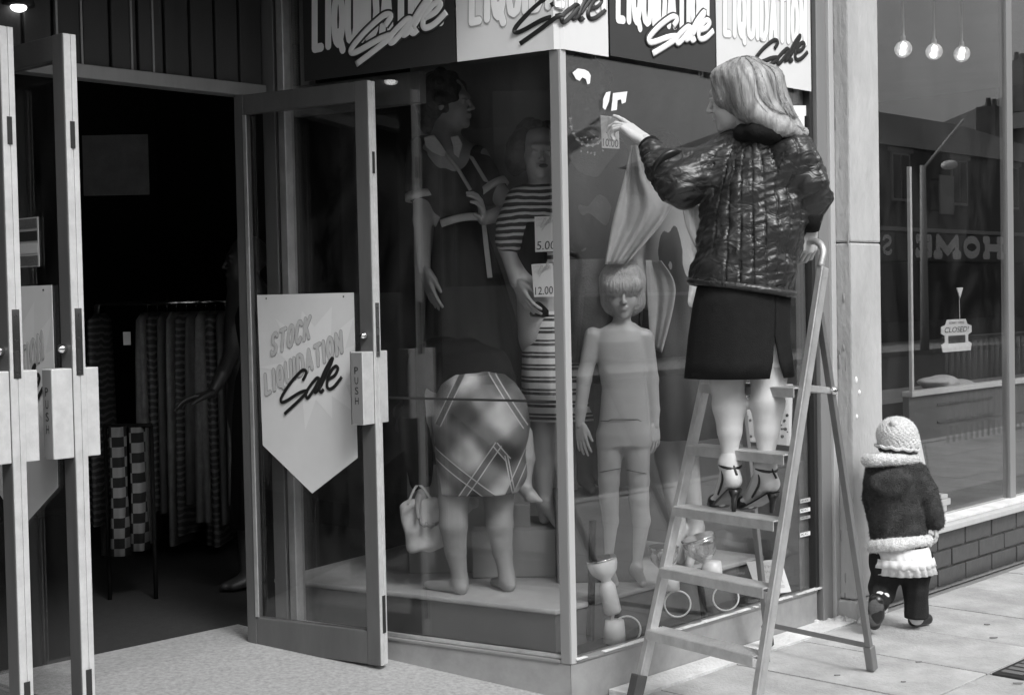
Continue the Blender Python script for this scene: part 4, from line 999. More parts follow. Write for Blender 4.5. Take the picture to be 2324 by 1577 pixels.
h1 = hand_mesh(A(1172, 640, -.09), (.35, -.3, -.8), (.6, .3, 0), 1, .17); h2 = hand_mesh(A(1300, 622, -.1), A(1345, 636, -.16)-A(1300, 622, -.1), (0, .3, -1), 1, .16)
manq_body('body', mq, pr2, 'manq', .006, [h1, h2])
MB().sphere(hc+f2*.112+np.array([0, 0, -.064]), (.02, .006, .009), 10).obj('lips', MT['lips'], mq, True)
S = SDF(); curls(S, hc+np.array([-.01, .045, .03]), (.115, .085, .105), 60, .028, 5); S.ell(hc+np.array([-.1, .03, -.03]), (.045, .06, .07), None, .03); S.ell(hc+f2*.12+np.array([.01, 0, -.060]), (.058, .07, .070), None, .02, 's'); cloth('wig', S, .007, 'hair_d', mq)
S = SDF(); K = rows_px([(420, 1188, 1278, .075), (440, 1160, 1306, .088), (500, 1160, 1312, .10), (560, 1176, 1310, .105), (640, 1188, 1308, .10), (710, 1186, 1330, .12)], d2)
S.loft([r[:5] for r in K], 0, .03); S.chain([A(1180, 455), A(1164, 510, -.02), A(1158, 545, -.03)], [.066, .070, .066], .03); S.chain([A(1288, 455), A(1308, 510), A(1320, 545)], [.066, .070, .066], .03); S.disp = wrinkle(.003, 34, 4); cloth('jersey', S, .007, 'jersey_st', mq)
S = SDF(); K = rows_px([(505, 1172, 1268, .105), (560, 1170, 1275, .118), (640, 1180, 1275, .115), (718, 1178, 1290, .13)], d2); S.loft([r[:5] for r in K], 0, .02)
S.ell(A(1262, 560, -.12), (.035, .06, .20), None, .02, 's'); S.disp = wrinkle(.003, 30, 6); cloth('waistcoat', S, .007, 'cloth_k', mq)
K = rows_px([(706, 1186, 1335, .125), (760, 1188, 1355, .15), (850, 1186, 1366, .165), (950, 1188, 1378, .17)], d2)
V, F = cloth_loft(K, 80, lambda t, a: .018*t*math.sin(a*9)); solid(mesh_obj('striped_skirt', V, F, MT['skirt_st'], mq, True))
px_leaf([(1302, 622), (1308, 622), (1314, 712), (1307, 712)], d2-.19, .004, 'cloth_w', 'belt_end', mq)
def price_tag(pts, d, text, label, m='paper_l2'):
    P = [at(x, y, d) for x, y in pts]; o = thing('price_tag', label, 'price tag', P[3])
    MB().prism([p+np.array([0, .002, 0]) for p in P], P).obj('card', MT[m], o)
    Rt = P[1]-P[0]; Dn = P[3]-P[0]
    mp = lambda u, v, dd: P[0]+Rt*u+Dn*(1-v)+fy*dd
    b = MB(); letters(b, mp, text, .06, .06, .24, .86, 0, .1, .02, .0012); b.obj('price', MT['print_k'], o)
    b = MB(); letters(b, mp, 'LIQUIDATION', .08, .72, .10, .8, .12, .1, .0, .0012); letters(b, mp, 'STOCK', .08, .86, .08, .4, .12, .1, .0, .0012)
    sale(b, mp, .3, .60, .55, .1, .03, .0008, .0016, np.array([0, 1., 0])); b.obj('sale_print', MT['print_g'], o)
price_tag([(1213, 492), (1263, 490), (1264, 570), (1215, 572)], 5.88, '5.00', 'pale price tag reading 5.00 pinned on the striped jersey')
price_tag([(1206, 600), (1254, 597), (1258, 673), (1212, 674)], 5.88, '12.00', 'pale price tag reading 12.00 hanging on the dark waistcoat')

# ---- dark mannequin behind the painted letters
d3 = 5.95
A = lambda px, py, dd=0: at(px, py, d3+dd)
mq = thing('mannequin', 'shadowy mannequin in black with big dark hair and beads, right of the corner post', 'mannequin', V3(A(1330, 900)[:2], PZ))
riser(A(1345, 900), .34, .34, .60, 'small grey riser under the shadowy mannequin in black', 'panel_dk', (1, 0))
hc = A(1322, 232)
def pr3(S):
    head_prims(S, hc, (.1, -1, 0), (0, 0, 1), .22); S.cone(hc+np.array([0, .01, -.08]), A(1335, 315), .046, .06, .03); S.cone(A(1285, 350), A(1395, 345), .055, .055, .05); S.cone(A(1340, 350), A(1345, 480), .11, .09, .06)
    S.cone(A(1345, 480), A(1345, 620), .09, .12, .06)
    for dx in (-18, 20): S.chain([A(1345+dx, 640), A(1345+dx, 850), V3(A(1345+dx, 990)[:2], .66)], [.08, .05, .035], .03); f = V3(A(1345+dx, 990)[:2], .625); S.cone(f+np.array([0, 0, .03]), f+np.array([.02, -.12, 0]), .03, .02, .02)
    S.chain([A(1288, 352), A(1292, 470, -.02), A(1322, 560, -.1)], [.045, .037, .026], .02); S.chain([A(1395, 350), A(1412, 460, -.02), A(1395, 560, -.1)], [.045, .037, .026], .02)
manq_body('body', mq, pr3, 'cloth_dg', .008)
S = SDF(); curls(S, hc+np.array([0, .02, .05]), (.115, .10, .15), 60, .03, 9); S.ell(hc+np.array([0, -.12, -.06]), (.055, .06, .07), None, .02, 's'); cloth('wig', S, .009, 'hair_d', mq)
S = SDF(); K = rows_px([(330, 1300, 1370, .07), (352, 1272, 1410, .085), (420, 1280, 1404, .11), (480, 1292, 1396, .10), (600, 1282, 1412, .13)], d3); S.loft([r[:5] for r in K], 0, .03)
S.chain([A(1288, 352), A(1290, 470, -.02), A(1320, 550, -.09)], [.062, .055, .045], .03); S.chain([A(1395, 350), A(1414, 460, -.02), A(1398, 550, -.09)], [.062, .055, .045], .03); S.disp = wrinkle(.005, 26, 8); cloth('black_jacket', S, .009, 'cloth_k', mq)
K = rows_px([(590, 1284, 1412, .13), (700, 1276, 1420, .15), (820, 1270, 1428, .16)], d3); V, F = cloth_loft(K, 60, lambda t, a: .04*t*math.sin(a*8)); solid(mesh_obj('skirt', V, F, MT['cloth_dg'], mq, True))
b = MB()
for k in range(34):
    t = k/33*math.pi; b.sphere(A(1338+44*math.cos(t+math.pi), 268+62*math.sin(t), -.135), .007+.004*(k % 3 == 0), 7)
for k in range(18): b.sphere(A(1344+rng.uniform(-26, 24), 318+rng.uniform(-14, 34), -.135), .0055, 7)
tag(b.obj('bead', MT['chrome'], mq, True, label='loose strings of small shiny beads'), kind='stuff')
price_tag([(1363, 262), (1404, 266), (1406, 338), (1366, 336)], 5.30, '10.00', 'grey price tag reading 10.00 just below the pointing hand', 'print_g')

# ---- pale cloth draped over a stand (mannequin with drape) behind the window
d5 = 6.15
A = lambda px, py, dd=0: at(px, py, d5+dd)
mq = thing('mannequin', 'mannequin in dark dress at the back of the street window, shins showing', 'mannequin', V3(A(1540, 1200)[:2], PZ))
def pr5(S):
    head_prims(S, A(1500, 375), (-.3, -1, 0), (0, 0, 1), .22); S.cone(A(1502, 405), A(1508, 455), .045, .06, .03); S.cone(A(1462, 480), A(1560, 478), .052, .052, .04); S.cone(A(1510, 480), A(1515, 620), .10, .10, .06); S.cone(A(1515, 620), A(1520, 720), .10, .13, .06)
    for a, k, f in ((1500, 1500, 1535), (1540, 1545, 1575)):
        S.chain([A(a, 760), A(k, 960), A(k+14, 1040), A(f+5, 1190)], [.08, .055, .052, .032], .03); q = A(f+5, 1200); S.cone(q, V3((q+np.array([-.05, -.14, 0]))[:2], PZ+.02), .032, .018, .02); S.cone(q, V3(q[:2], PZ+.025), .03, .025, .02)
    S.chain([A(1462, 482), A(1440, 590), A(1470, 690, -.1)], [.045, .037, .026], .02); S.chain([A(1560, 480), A(1590, 590), A(1560, 690, -.1)], [.045, .037, .026], .02)
manq_body('body', mq, pr5, 'manq', .008)
S = SDF(); S.ell(A(1500, 372)+np.array([0, .03, .03]), (.10, .10, .12), None, .02); S.ell(A(1500, 372)+np.array([-.03, -.12, -.05]), (.055, .06, .08), None, .02, 's'); cloth('wig', S, .01, 'hair_d', mq)
K = rows_px([(462, 1470, 1552, .09), (560, 1468, 1560, .10), (640, 1460, 1575, .12), (780, 1450, 1610, .16), (990, 1440, 1640, .2)], d5); V, F = cloth_loft(K, 80, lambda t, a: .06*t*math.sin(a*9)); solid(mesh_obj('dark_dress', V, F, MT['cloth_d'], mq, True))
# folded drape pieces: separate hanging cloths
def drape(pts_l, pts_r, d, label, m='cloth_drape', amp=.022, n=26, folds=2.1, dy2=0):
    L = smooth_path([at(x, y, d) for x, y in pts_l], 8); R = smooth_path([at(x, y, d) for x, y in pts_r], 8); k = len(L); V = []
    for i in range(k):
        for j in range(n):
            t = j/(n-1); p = L[i]*(1-t)+R[i]*t; p = p+np.array([0, amp*(math.sin(t**1.3*folds*2*math.pi*.6+i*.05)+.22*math.sin(t*folds*4.1*math.pi+1+i*.09))-dy2*i/k, 0]); V.append(p)
    F = [(i*n+j, i*n+j+1, (i+1)*n+j+1, (i+1)*n+j) for i in range(k-1) for j in range(n-1)]
    o = thing('draped_cloth', label, 'cloth', L[-1]); solid(mesh_obj('cloth', V, F, MT[m], o, True), .003); return o
drape([(1432, 330), (1418, 400), (1392, 500), (1374, 600)], [(1448, 332), (1476, 400), (1530, 462), (1425, 598)], 5.72, 'long pale cloth hanging in folds from above the child mannequin')
drape([(1445, 335), (1470, 400), (1540, 440), (1590, 470)], [(1452, 335), (1500, 390), (1600, 400), (1650, 430)], 5.80, 'pale cloth swept to the right towards the jacket sleeve', folds=2.1)
drape([(1548, 470), (1560, 520), (1580, 560)], [(1620, 455), (1625, 520), (1628, 590)], 5.84, 'small pale cloth tail hanging beside the jacket', folds=1.5)
drape([(1465, 590), (1470, 690), (1478, 790)], [(1500, 592), (1532, 660), (1500, 800)], 5.98, 'pale pointed sleeve behind the child mannequin', folds=1.2)
# ---- child mannequin without clothes
d4 = 5.80
A = lambda px, py, dd=0: at(px, py, d4+dd)
mq = thing('mannequin', 'bare child mannequin with blonde bobbed wig standing in the street window', 'mannequin', V3(A(1420, 1300)[:2], PZ))
hc = A(1412, 658); f4 = unit([-.02, -1, -.18])
def pr4(S):
    head_prims(S, hc, f4, (0, 0, 1), .205, ears=False); S.cone(hc+np.array([0, .01, -.07]), A(1410, 748), .036, .036, .025)
    K = rows_px([(733, 1385, 1440, .035), (750, 1352, 1462, .048), (775, 1348, 1466, .062), (820, 1356, 1468, .07), (880, 1366, 1467, .066), (930, 1362, 1472, .070), (985, 1358, 1476, .075), (1010, 1362, 1474, .07)], d4)
    S.loft([r[:5] for r in K], 0, .02, pw=2.3)
    S.chain([A(1346, 762), A(1326, 860, -.01), A(1318, 930, -.03), A(1316, 965, -.04)], [.036, .030, .024, .018], .015)
    S.chain([A(1464, 766), A(1478, 860, .02), A(1484, 930, .02), A(1486, 965, .01)], [.036, .030, .024, .018], .015)
    for x0, x1, x2, x3 in ((1386, 1382, 1385, 1380), (1444, 1450, 1452, 1442)):
        S.chain([A(x0, 990), A(x1, 1090, -.01), A(x1, 1130, -.01), A(x2, 1180, .01), A(x3, 1285, .0)], [.058, .043, .040, .043, .024], .02)
        a = A(x3, 1290); S.cone(a, V3((a+np.array([.02, -.13, 0]))[:2], PZ+.016), .026, .015, .02); S.cone(a, V3((a+np.array([0, .02, 0]))[:2], PZ+.022), .026, .022, .02)
h1 = hand_mesh(A(1316, 962, -.04), A(1322, 1010, -.06)-A(1316, 962, -.04), (.5, .6, 0), 1, .125, (.15, .15, .18, .2), .12, (.4, .3)); h2 = hand_mesh(A(1486, 962, .01), (0, -.1, -1), (-.5, .6, 0), -1, .125)
manq_body('body', mq, pr4, 'manq_child', .0048, [h1, h2])
for py, rr in ((952, .103), (1078, 0)):
    if rr: MB().tube([at(1417+px_*1.0, py+(3 if abs(px_) > 30 else 0), d4-.004-math.sqrt(max(0, 1-(px_/58.)**2))*.073) for px_ in range(-54, 55, 6)], .0018, 6).obj('waist_joint', MT['lips'], mq, True)
for x0, y0, x1, y1 in ((1358, 1072, 1412, 1062), (1420, 1066, 1474, 1076)):
    MB().tube([at(x0+(x1-x0)*t, y0+(y1-y0)*t, d4-.062*math.sqrt(max(.02, 1-(2*t-1)**2))) for t in np.linspace(.05, .95, 9)], .0015, 6).obj('leg_joint', MT['lips'], mq, True)
S = SDF(); S.ell(hc+np.array([0, .025, .025]), (.098, .095, .10), None, .02); S.ell(hc+np.array([0, .03, -.055]), (.095, .075, .06), None, .04); S.ell(hc+f4*.115+np.array([0, 0, -.085]), (.056, .08, .068), None, .012, 's')
S.ell(hc+f4*.062+np.array([0, 0, .028]), (.077, .045, .044), None, .03); S.disp = lambda X, Y, Z: .0022*np.sin(110*np.arctan2(X-hc[0], -(Y-hc[1]))*.45)*(1+0*Z); cloth('wig', S, .005, 'hair_c', mq)

# ---- second child mannequin in striped top, right end of the window
mq = thing('mannequin', 'child mannequin in striped tee shirt partly hidden behind the step ladder', 'mannequin', FF(1.38, .62, PZ))
d6 = 6.35
A = lambda px, py, dd=0: at(px, py, d6+dd)
def pr6(S):
    head_prims(S, A(1812, 500), (-.4, -1, 0), (0, 0, 1), .2); S.cone(A(1812, 530), A(1810, 580), .035, .04, .02); S.cone(A(1775, 600), A(1845, 600), .045, .045, .04); S.cone(A(1808, 610), A(1800, 760), .085, .08, .05)
    for a, f in ((1785, 1785), (1825, 1828)): S.chain([A(a, 780), A(a, 920), A(a, 980), A(f, 1120)], [.06, .043, .045, .028], .02); q = A(f, 1150); S.cone(A(f, 1120), V3(q[:2], PZ+.025), .028, .025, .02); S.cone(V3(q[:2], PZ+.03), V3((q+np.array([-.03, -.12, 0]))[:2], PZ+.018), .026, .016, .02)
    S.chain([A(1770, 605), A(1766, 700), A(1775, 790, -.05)], [.038, .030, .020], .02); S.chain([A(1842, 605), A(1850, 690), A(1845, 780, -.05)], [.038, .030, .020], .02)
manq_body('body', mq, pr6, 'manq_child', .008)
S = SDF(); K = rows_px([(582, 1788, 1838, .05), (600, 1765, 1852, .07), (680, 1764, 1848, .09), (775, 1760, 1846, .09)], d6); S.loft([r[:5] for r in K], 0, .02); S.cone(A(1772, 612), A(1764, 690), .05, .052, .02); S.cone(A(1840, 612), A(1850, 690), .05, .052, .02); cloth('tee_shirt', S, .007, 'tee_st', mq)
# patterned card between the legs of the ladder
P = [at(x, y, 6.0) for x, y in ((1690, 868), (1800, 872), (1795, 1012), (1686, 1000))]
o = thing('patterned_card', 'speckled pale card standing in the window behind the ladder steps', 'card', P[3])
MB().prism([p+np.array([0, .004, 0]) for p in P], P).obj('card', MT['print_m'], o); b = MB()
for k in range(70):
    u, v = rng.uniform(.05, .95), rng.uniform(.05, .95); c = P[0]+(P[1]-P[0])*u+(P[3]-P[0])*v; r_ = rng.uniform(.003, .008); b.lathe(c+fy*.0005, fy, [(0, r_), (.001, r_)], 7)
tag(b.obj('speckle', MT['cloth_dg'], o), kind='stuff')

# ---- paper slip, spot lamps, placard
P = [G(x, y, .13) for x, y in ((895, 1403), (925, 1398), (952, 1400), (928, 1410))]
o = thing('paper_slip', 'white slip of paper lying on the window floor by the door', 'paper', P[0]); MB().prism(P, [p+np.array([0, 0, .002]) for p in P]).obj('sheet', MT['paper_w'], o)
def spot(px, py, bx, by, lx, ly, d, r, mh, label, bw=.045):
    """glass bowl at (px,py), neck cylinder down to (bx,by), socket base near (lx,ly)"""
    c = at(px, py, d); e = at(bx, by, d); ba = V3(at(lx, ly, d)[:2], PZ if d > 5.6 else .10); o = thing('spot_lamp', label, 'lamp', ba)
    ax_ = unit(e-c); prof = [(-r*.62, r*.05), (-r*.60, r*.90), (-r*.45, r*1.0), (-r*.15, r*.98), (r*.25, r*.86), (r*.50, r*.66), (r*.80, r*.34), (r*.95, bw*.62)]
    MB().lathe(c, ax_, prof, 28).obj('reflector', MT[mh], o, True)
    MB().lathe(c, ax_, [(-r*.66, r*.96), (-r*.66, r*1.02), (-r*.56, r*1.02), (-r*.56, r*.96)], 28).obj('rim', MT['chrome'], o, True)
    MB().lathe(c+ax_*r*.9, ax_, [(0, bw*.62), (.02, bw*.98), (float(np.linalg.norm(e-c))-r*.9-.01, bw*1.05), (float(np.linalg.norm(e-c))-r*.9, bw*.8)], 24).obj('housing', MT['white_pl'], o, True, bevel=0)
    MB().tube(smooth_path([e, (e*.5+ba*.5)+np.array([-.01, 0, .01]), ba+np.array([0, 0, .05])], 5), .006, 8).obj('stem', MT['white_pl'], o, True)
    MB().lathe(ba+np.array([0, 0, .001]), (0, 0, 1), [(0, .042), (.05, .040), (.085, .036), (.088, .02)], 20).obj('base', MT['white_pl'], o, True)
    cc = e+np.array([.05, -.01, -.06]); MB().tube([cc+np.array([.052*math.cos(t), 0, .052*math.sin(t)]) for t in np.linspace(0, 2*math.pi, 25)[:-1]], .0035, 6, closed=True).obj('cable_loop', MT['white_pl'], o, True)
    return o
spot(1369, 1288, 1392, 1392, 1395, 1432, 5.38, .058, 'white_pl', 'white spot lamp with domed head nearest the corner post', .032)
spot(1506, 1262, 1508, 1335, 1520, 1400, 5.62, .060, 'spotglass', 'clear glass spot lamp in the middle, half behind the ladder', .026)
spot(1592, 1242, 1618, 1322, 1618, 1370, 5.74, .070, 'spotglass', 'largest glass spot lamp tilted towards the ladder steps', .028)
P = [at(x, y, 5.92) for x, y in ((1694, 1275), (1772, 1268), (1796, 1342), (1722, 1352))]
o = thing('window_placard', 'white card placard with small print leaning behind the ladder', 'placard', P[3]); MB().prism([p+np.array([0, .004, 0]) for p in P], P).obj('card', MT['paper_l2'], o)
b = MB()
mp = lambda u, v, dd: P[0]+(P[1]-P[0])*u+(P[3]-P[0])*(1-v)+fy*dd
for k, tx in enumerate(('THIS', 'WEEK', 'COMPLETE', 'OUTFITS', 'REDUCED')): letters(b, mp, tx, .42, .78-k*.15, .08, .42, 0, 0, .01, .001)
b.obj('lettering', MT['print_g'], o)
# dark props standing in the window floor
for i, (x0, y0, x1, y1, d) in enumerate(((1345, 1180, 1340, 1425, 5.42), (1585, 1290, 1600, 1385, 5.72))):
    a, e = at(x0, y0, d), at(x1, y1, d); e = V3(e[:2], .10); o = thing('dark_strut', ['thin dark strut beside the white spot lamp in the window', 'short dark slanting strut behind the lowest ladder steps'][i], 'strut', e)
    MB().tube([a, e], .014, 8).obj('rod', MT['cloth_k'], o)

# ================================================================== PERSON BENDING INSIDE THE WINDOW
d7 = 5.62
A = lambda px, py, dd=0: at(px, py, d7+dd)
pb = thing('person', 'person bending over inside the window in a pale banded skirt and black top', 'person', V3(A(1090, 1330)[:2], PZ))
def prb(S):
    S.cone(A(1058, 970), A(1125, 970), .13, .13, .06)
    S.chain([A(1045, 1010), A(1030, 1140, -.02), A(1029, 1190, -.03), A(1034, 1250, -.01), A(1044, 1312, .0)], [.10, .060, .056, .042, .030], .03)
    S.chain([A(1130, 1010), A(1132, 1140, .04), A(1134, 1190, .03), A(1140, 1250, .05), A(1150, 1306, .04)], [.10, .058, .054, .040, .029], .03)
    for x, y, dd, tx in ((1042, 1315, 0, -.10), (1150, 1305, .04, -.04)):
        a = A(x, y, dd); S.cone(a, V3((a+np.array([.01, -.02, 0]))[:2], PZ+.026), .030, .026, .02); S.cone(V3(a[:2], PZ+.032), V3((a+np.array([tx*1.3, .10, 0]))[:2], PZ+.018), .030, .018, .02)
    S.cone(A(1090, 930, .06), A(1020, 880, .35), .09, .11, .08); S.cone(A(1020, 860, .35), A(985, 900, .55), .13, .06, .05); head_prims(S, A(960, 960, .62), (-.5, .3, -.8), (-.4, .6, .5), .22)
    S.chain([A(985, 870, .30), A(950, 1010, .25), A(960, 1120, .12)], [.05, .04, .028], .03)
    S.chain([A(1080, 865, .40), A(1150, 960, .40), A(1170, 1010, .25)], [.05, .04, .028], .03)
h1 = hand_mesh(A(960, 1120, .12), (.1, -.2, -.9), (.4, -.5, 0), 1, .17, (.6, .7, .7, .8)); h2 = hand_mesh(A(1172, 1010, .25), (.2, -.4, -.8), (-.5, -.5, 0), -1, .17, (.6, .7, .7, .8))
manq_body('body', pb, prb, 'skin_dim', .0065, [h1, h2])
# black jumper
S = SDF(); S.loft([(A(0+1090, 905)[2], A(1085, 900)[0], d7+.06, .155, .13), (A(1090, 850)[2], A(1080, 850)[0], d7+.14, .15, .16), (A(1090, 800)[2], A(1050, 800)[0], d7+.26, .14, .17), (A(1090, 785)[2], A(1020, 790)[0], d7+.34, .10, .12)], 0, .05)
S.cone(A(1075, 850, .16), A(1000, 850, .42), .13, .14, .08); S.cone(A(1000, 850, .42), A(972, 890, .52), .14, .09, .05); S.chain([A(985, 862, .36), A(940, 960, .27), A(952, 1090, .14)], [.085, .070, .05], .05); S.chain([A(1085, 862, .42), A(1150, 955, .42), A(1168, 992, .3)], [.07, .055, .042], .03)
S.disp = wrinkle(.006, 22, 11); cloth('black_jumper', S, .009, 'cloth_k', pb)
S = SDF(); curls(S, A(955, 955, .62)+np.array([0, .02, .02]), (.11, .12, .12), 20, .03, 12); cloth('hair', S, .012, 'hair_d', pb)
# banded skirt material
def skirt_mat():
    m, nt, b = newmat('shaded_banded_skirt'); N = nt.nodes.new; L = nt.links.new
    tc = N('ShaderNodeTexCoord'); sp = N('ShaderNodeSeparateXYZ'); L(tc.outputs['Object'], sp.inputs[0])
    def lin(a, bz, c):
        q = N('ShaderNodeMath'); q.operation = 'MULTIPLY_ADD'; q.inputs[1].default_value = a; q.inputs[2].default_value = c; L(sp.outputs['X'], q.inputs[0])
        r = N('ShaderNodeMath'); r.operation = 'MULTIPLY_ADD'; r.inputs[1].default_value = bz; L(sp.outputs['Z'], r.inputs[0]); L(q.outputs[0], r.inputs[2]); return r.outputs[0]
    def band(val, c, hw, soft=.002):
        q = N('ShaderNodeMath'); q.operation = 'SUBTRACT'; q.inputs[1].default_value = c; L(val, q.inputs[0]); a = N('ShaderNodeMath'); a.operation = 'ABSOLUTE'; L(q.outputs[0], a.inputs[0])
        r = N('ShaderNodeMapRange'); r.interpolation_type = 'SMOOTHSTEP'; r.inputs[1].default_value = hw-soft; r.inputs[2].default_value = hw+soft; r.inputs[3].default_value = 1; r.inputs[4].default_value = 0; L(a.outputs[0], r.inputs[0]); return r.outputs[0]
    def mx(a, bb):
        q = N('ShaderNodeMath'); q.operation = 'MAXIMUM'; L(a, q.inputs[0]); L(bb, q.inputs[1]); return q.outputs[0]
    return m, nt, b, lin, band, mx, N, L
m, nt, bs, lin, band, mx, N, L = skirt_mat()
base = V3(A(1090, 1330)[:2], PZ)
def rel(px, py): p = A(px, py, -.14)-base; return p[0], p[2]
def line_uv(p, q):      # returns (a, b, c) with a*x+b*z+c = signed distance to the line through two pixels
    (x0, z0), (x1, z1) = rel(*p), rel(*q); nx, nz = (z1-z0), -(x1-x0); l = math.hypot(nx, nz); nx /= l; nz /= l; return nx, nz, -(nx*x0+nz*z0)
def seg_mask(p, q):
    (x0, z0), (x1, z1) = rel(*p), rel(*q); dx, dz = x1-x0, z1-z0; l = math.hypot(dx, dz); dx /= l; dz /= l
    return band(lin(dx, dz, -(dx*x0+dz*z0)-l/2), 0, l/2+.012)
def mul(a, bb):
    q = N('ShaderNodeMath'); q.operation = 'MULTIPLY'; L(a, q.inputs[0]); L(bb, q.inputs[1]); return q.outputs[0]
tot = None; inn = None
for p, q, hw in (((980, 1030), (1146, 1152), .017), ((1045, 1135), (1128, 1012), .013), ((1128, 1012), (1150, 1040), .010), ((1205, 1020), (1142, 1152), .015), ((1048, 850), (995, 960), .012), ((1115, 848), (1190, 965), .010), ((1150, 1040), (1168, 1135), .005)):
    v = lin(*line_uv(p, q)); e1 = band(v, hw, .0022, .0012); e2 = band(v, -hw, .0022, .0012); t = mul(mx(e1, e2), seg_mask(p, q)); tot = t if tot is None else mx(tot, t); i = mul(band(v, 0, hw), seg_mask(p, q)); inn = i if inn is None else mx(inn, i)
n = N('ShaderNodeTexNoise'); n.inputs['Scale'].default_value = 6.5; n.inputs['Detail'].default_value = 2.5
tc = N('ShaderNodeTexCoord'); L(tc.outputs['Object'], n.inputs['Vector'])
r = N('ShaderNodeMapRange'); r.inputs[1].default_value = .35; r.inputs[2].default_value = .65; r.inputs[3].default_value = .65; r.inputs[4].default_value = 1.25; L(n.outputs[0], r.inputs[0])  # satin light spots and darker patches painted into the skirt over its plaid
def cosb(val, per, ph):
    q = N('ShaderNodeMath'); q.operation = 'MULTIPLY_ADD'; q.inputs[1].default_value = 2*math.pi/per; q.inputs[2].default_value = ph; L(val, q.inputs[0]); c = N('ShaderNodeMath'); c.operation = 'COSINE'; L(q.outputs[0], c.inputs[0])
    e = N('ShaderNodeMapRange'); e.interpolation_type = 'SMOOTHSTEP'; e.inputs[1].default_value = -.8; e.inputs[2].default_value = .8; e.inputs[3].default_value = .22; e.inputs[4].default_value = .72; L(c.outputs[0], e.inputs[0]); return e.outputs[0]
pl_ = mul(cosb(lin(.72, .69, 0), .20, 1.1), cosb(lin(-.70, .71, 0), .22, .3)); pl2 = mul(pl_, r.outputs[0]); r = type('o', (), {'outputs': [pl2]})
m1 = N('ShaderNodeMix'); m1.data_type = 'FLOAT'; L(inn, m1.inputs['Factor']); L(r.outputs[0], m1.inputs[2]); m1.inputs[3].default_value = .12
m2 = N('ShaderNodeMix'); m2.data_type = 'FLOAT'; L(tot, m2.inputs['Factor']); L(m1.outputs[0], m2.inputs[2]); m2.inputs[3].default_value = .48
L(m2.outputs[0], bs.inputs['Base Color']); bs.inputs['Roughness'].default_value = .5; MT['band_skirt'] = m
S = SDF(); K = rows_px([(1135, 1000, 1178, .13), (1080, 993, 1190, .145), (1020, 988, 1197, .155), (960, 985, 1196, .165), (905, 990, 1188, .15), (870, 1008, 1170, .12), (850, 1035, 1145, .08)], d7)
K = [(z, cx, cy, rx, ry) for z, cx, cy, rx, ry, _ in K]
S.loft(K, 0, .03); S.ell(A(1089, 935, .03), (.172, .16, .150), None, .05); S.ell(A(1060, 960, -.05), (.10, .12, .14), None, .05); S.ell(A(1130, 960, -.05), (.10, .12, .14), None, .05); S.cone(A(1098, 940, -.21), A(1105, 1060, -.20), .012, .022, .03, 's')
zc = A(1090, 1128)[2]
wsk = wrinkle(.0045, 20, 77, .8)
S.disp = lambda X, Y, Z: .010*np.sin(40*X+5*Z+1.2*np.sin(7*Z))*np.clip((A(1090, 1040)[2]-Z)/.16, 0, 1)+.003*np.sin(60*(X-A(1098, 0)[0])+25*(Z-A(0, 1000)[2]))*np.exp(-((X-A(1098, 1000)[0])/.05)**2)+wsk(X, Y, Z)
S.cuts = [lambda X, Y, Z: (zc+.02-.22*(A(1100, 1000)[0]-X)*0-.14*np.minimum(X-A(1140, 1000)[0], 0)*0)-Z+0*X+0*Y]
cloth('banded_skirt', S, .0055, 'band_skirt', pb)
# bag hanging from her hand
o = thing('cloth_bag', "pale soft bag hanging to the left of the bending person's leg", 'bag', at(955, 1245, 5.72))
S = SDF(); Pb = [at(x, y, 5.72) for x, y in ((915, 1150), (1000, 1142), (1005, 1222), (938, 1238))]
def quad_sdf(S, P, th):
    for u in np.linspace(0, 1, 7):
        a = P[0]*(1-u)+P[1]*u; b_ = P[3]*(1-u)+P[2]*u; S.cone(a, b_, th*.6, th, .03)
quad_sdf(S, Pb, .028); S.disp = wrinkle(.006, 40, 21, 1); cloth('pouch', S, .006, 'bag', o)
MB().tube(smooth_path([at(925, 1145, 5.7), at(950, 1100, 5.72), at(985, 1142, 5.7)], 6), .006, 6).obj('handle', MT['bag'], o, True)
o = thing('paper_cone', "small pale crumpled paper hanging between the bending person's legs", 'paper', at(1052, 1180, 5.75))
S = SDF(); S.cone(at(1035, 1140, 5.8), at(1075, 1140, 5.8), .02, .022, .03); S.cone(at(1055, 1145, 5.8), at(1048, 1178, 5.8), .035, .008, .03); S.disp = wrinkle(.004, 60, 22, 1); cloth('sheet', S, .006, 'bag', o)
o = thing('loose_limb', 'loose mannequin lower leg with pointed foot at the right of the skirt', 'loose limb', at(1225, 1138, 5.75))
S = SDF(); S.chain([at(1186, 985, 5.8), at(1192, 1040, 5.78), at(1190, 1100, 5.76)], [.042, .040, .026], .02); S.cone(at(1190, 1108, 5.76), at(1205, 1125, 5.72), .030, .022, .02); S.cone(at(1205, 1125, 5.72), at(1226, 1136, 5.70), .022, .010, .02); cloth('leg', S, .005, 'manq', o)
o = thing('display_block', 'tall grey block standing on the platform behind the bending person', 'block', at(1180, 1290, 6.0))
qa = at(1150, 1145, 6.0); qb = at(1203, 1145, 6.0); box('block', WORLD, (qa[0], qb[0], 6.0, 6.2, PZ+.001, qa[2]), MT['panel'], o, .004)

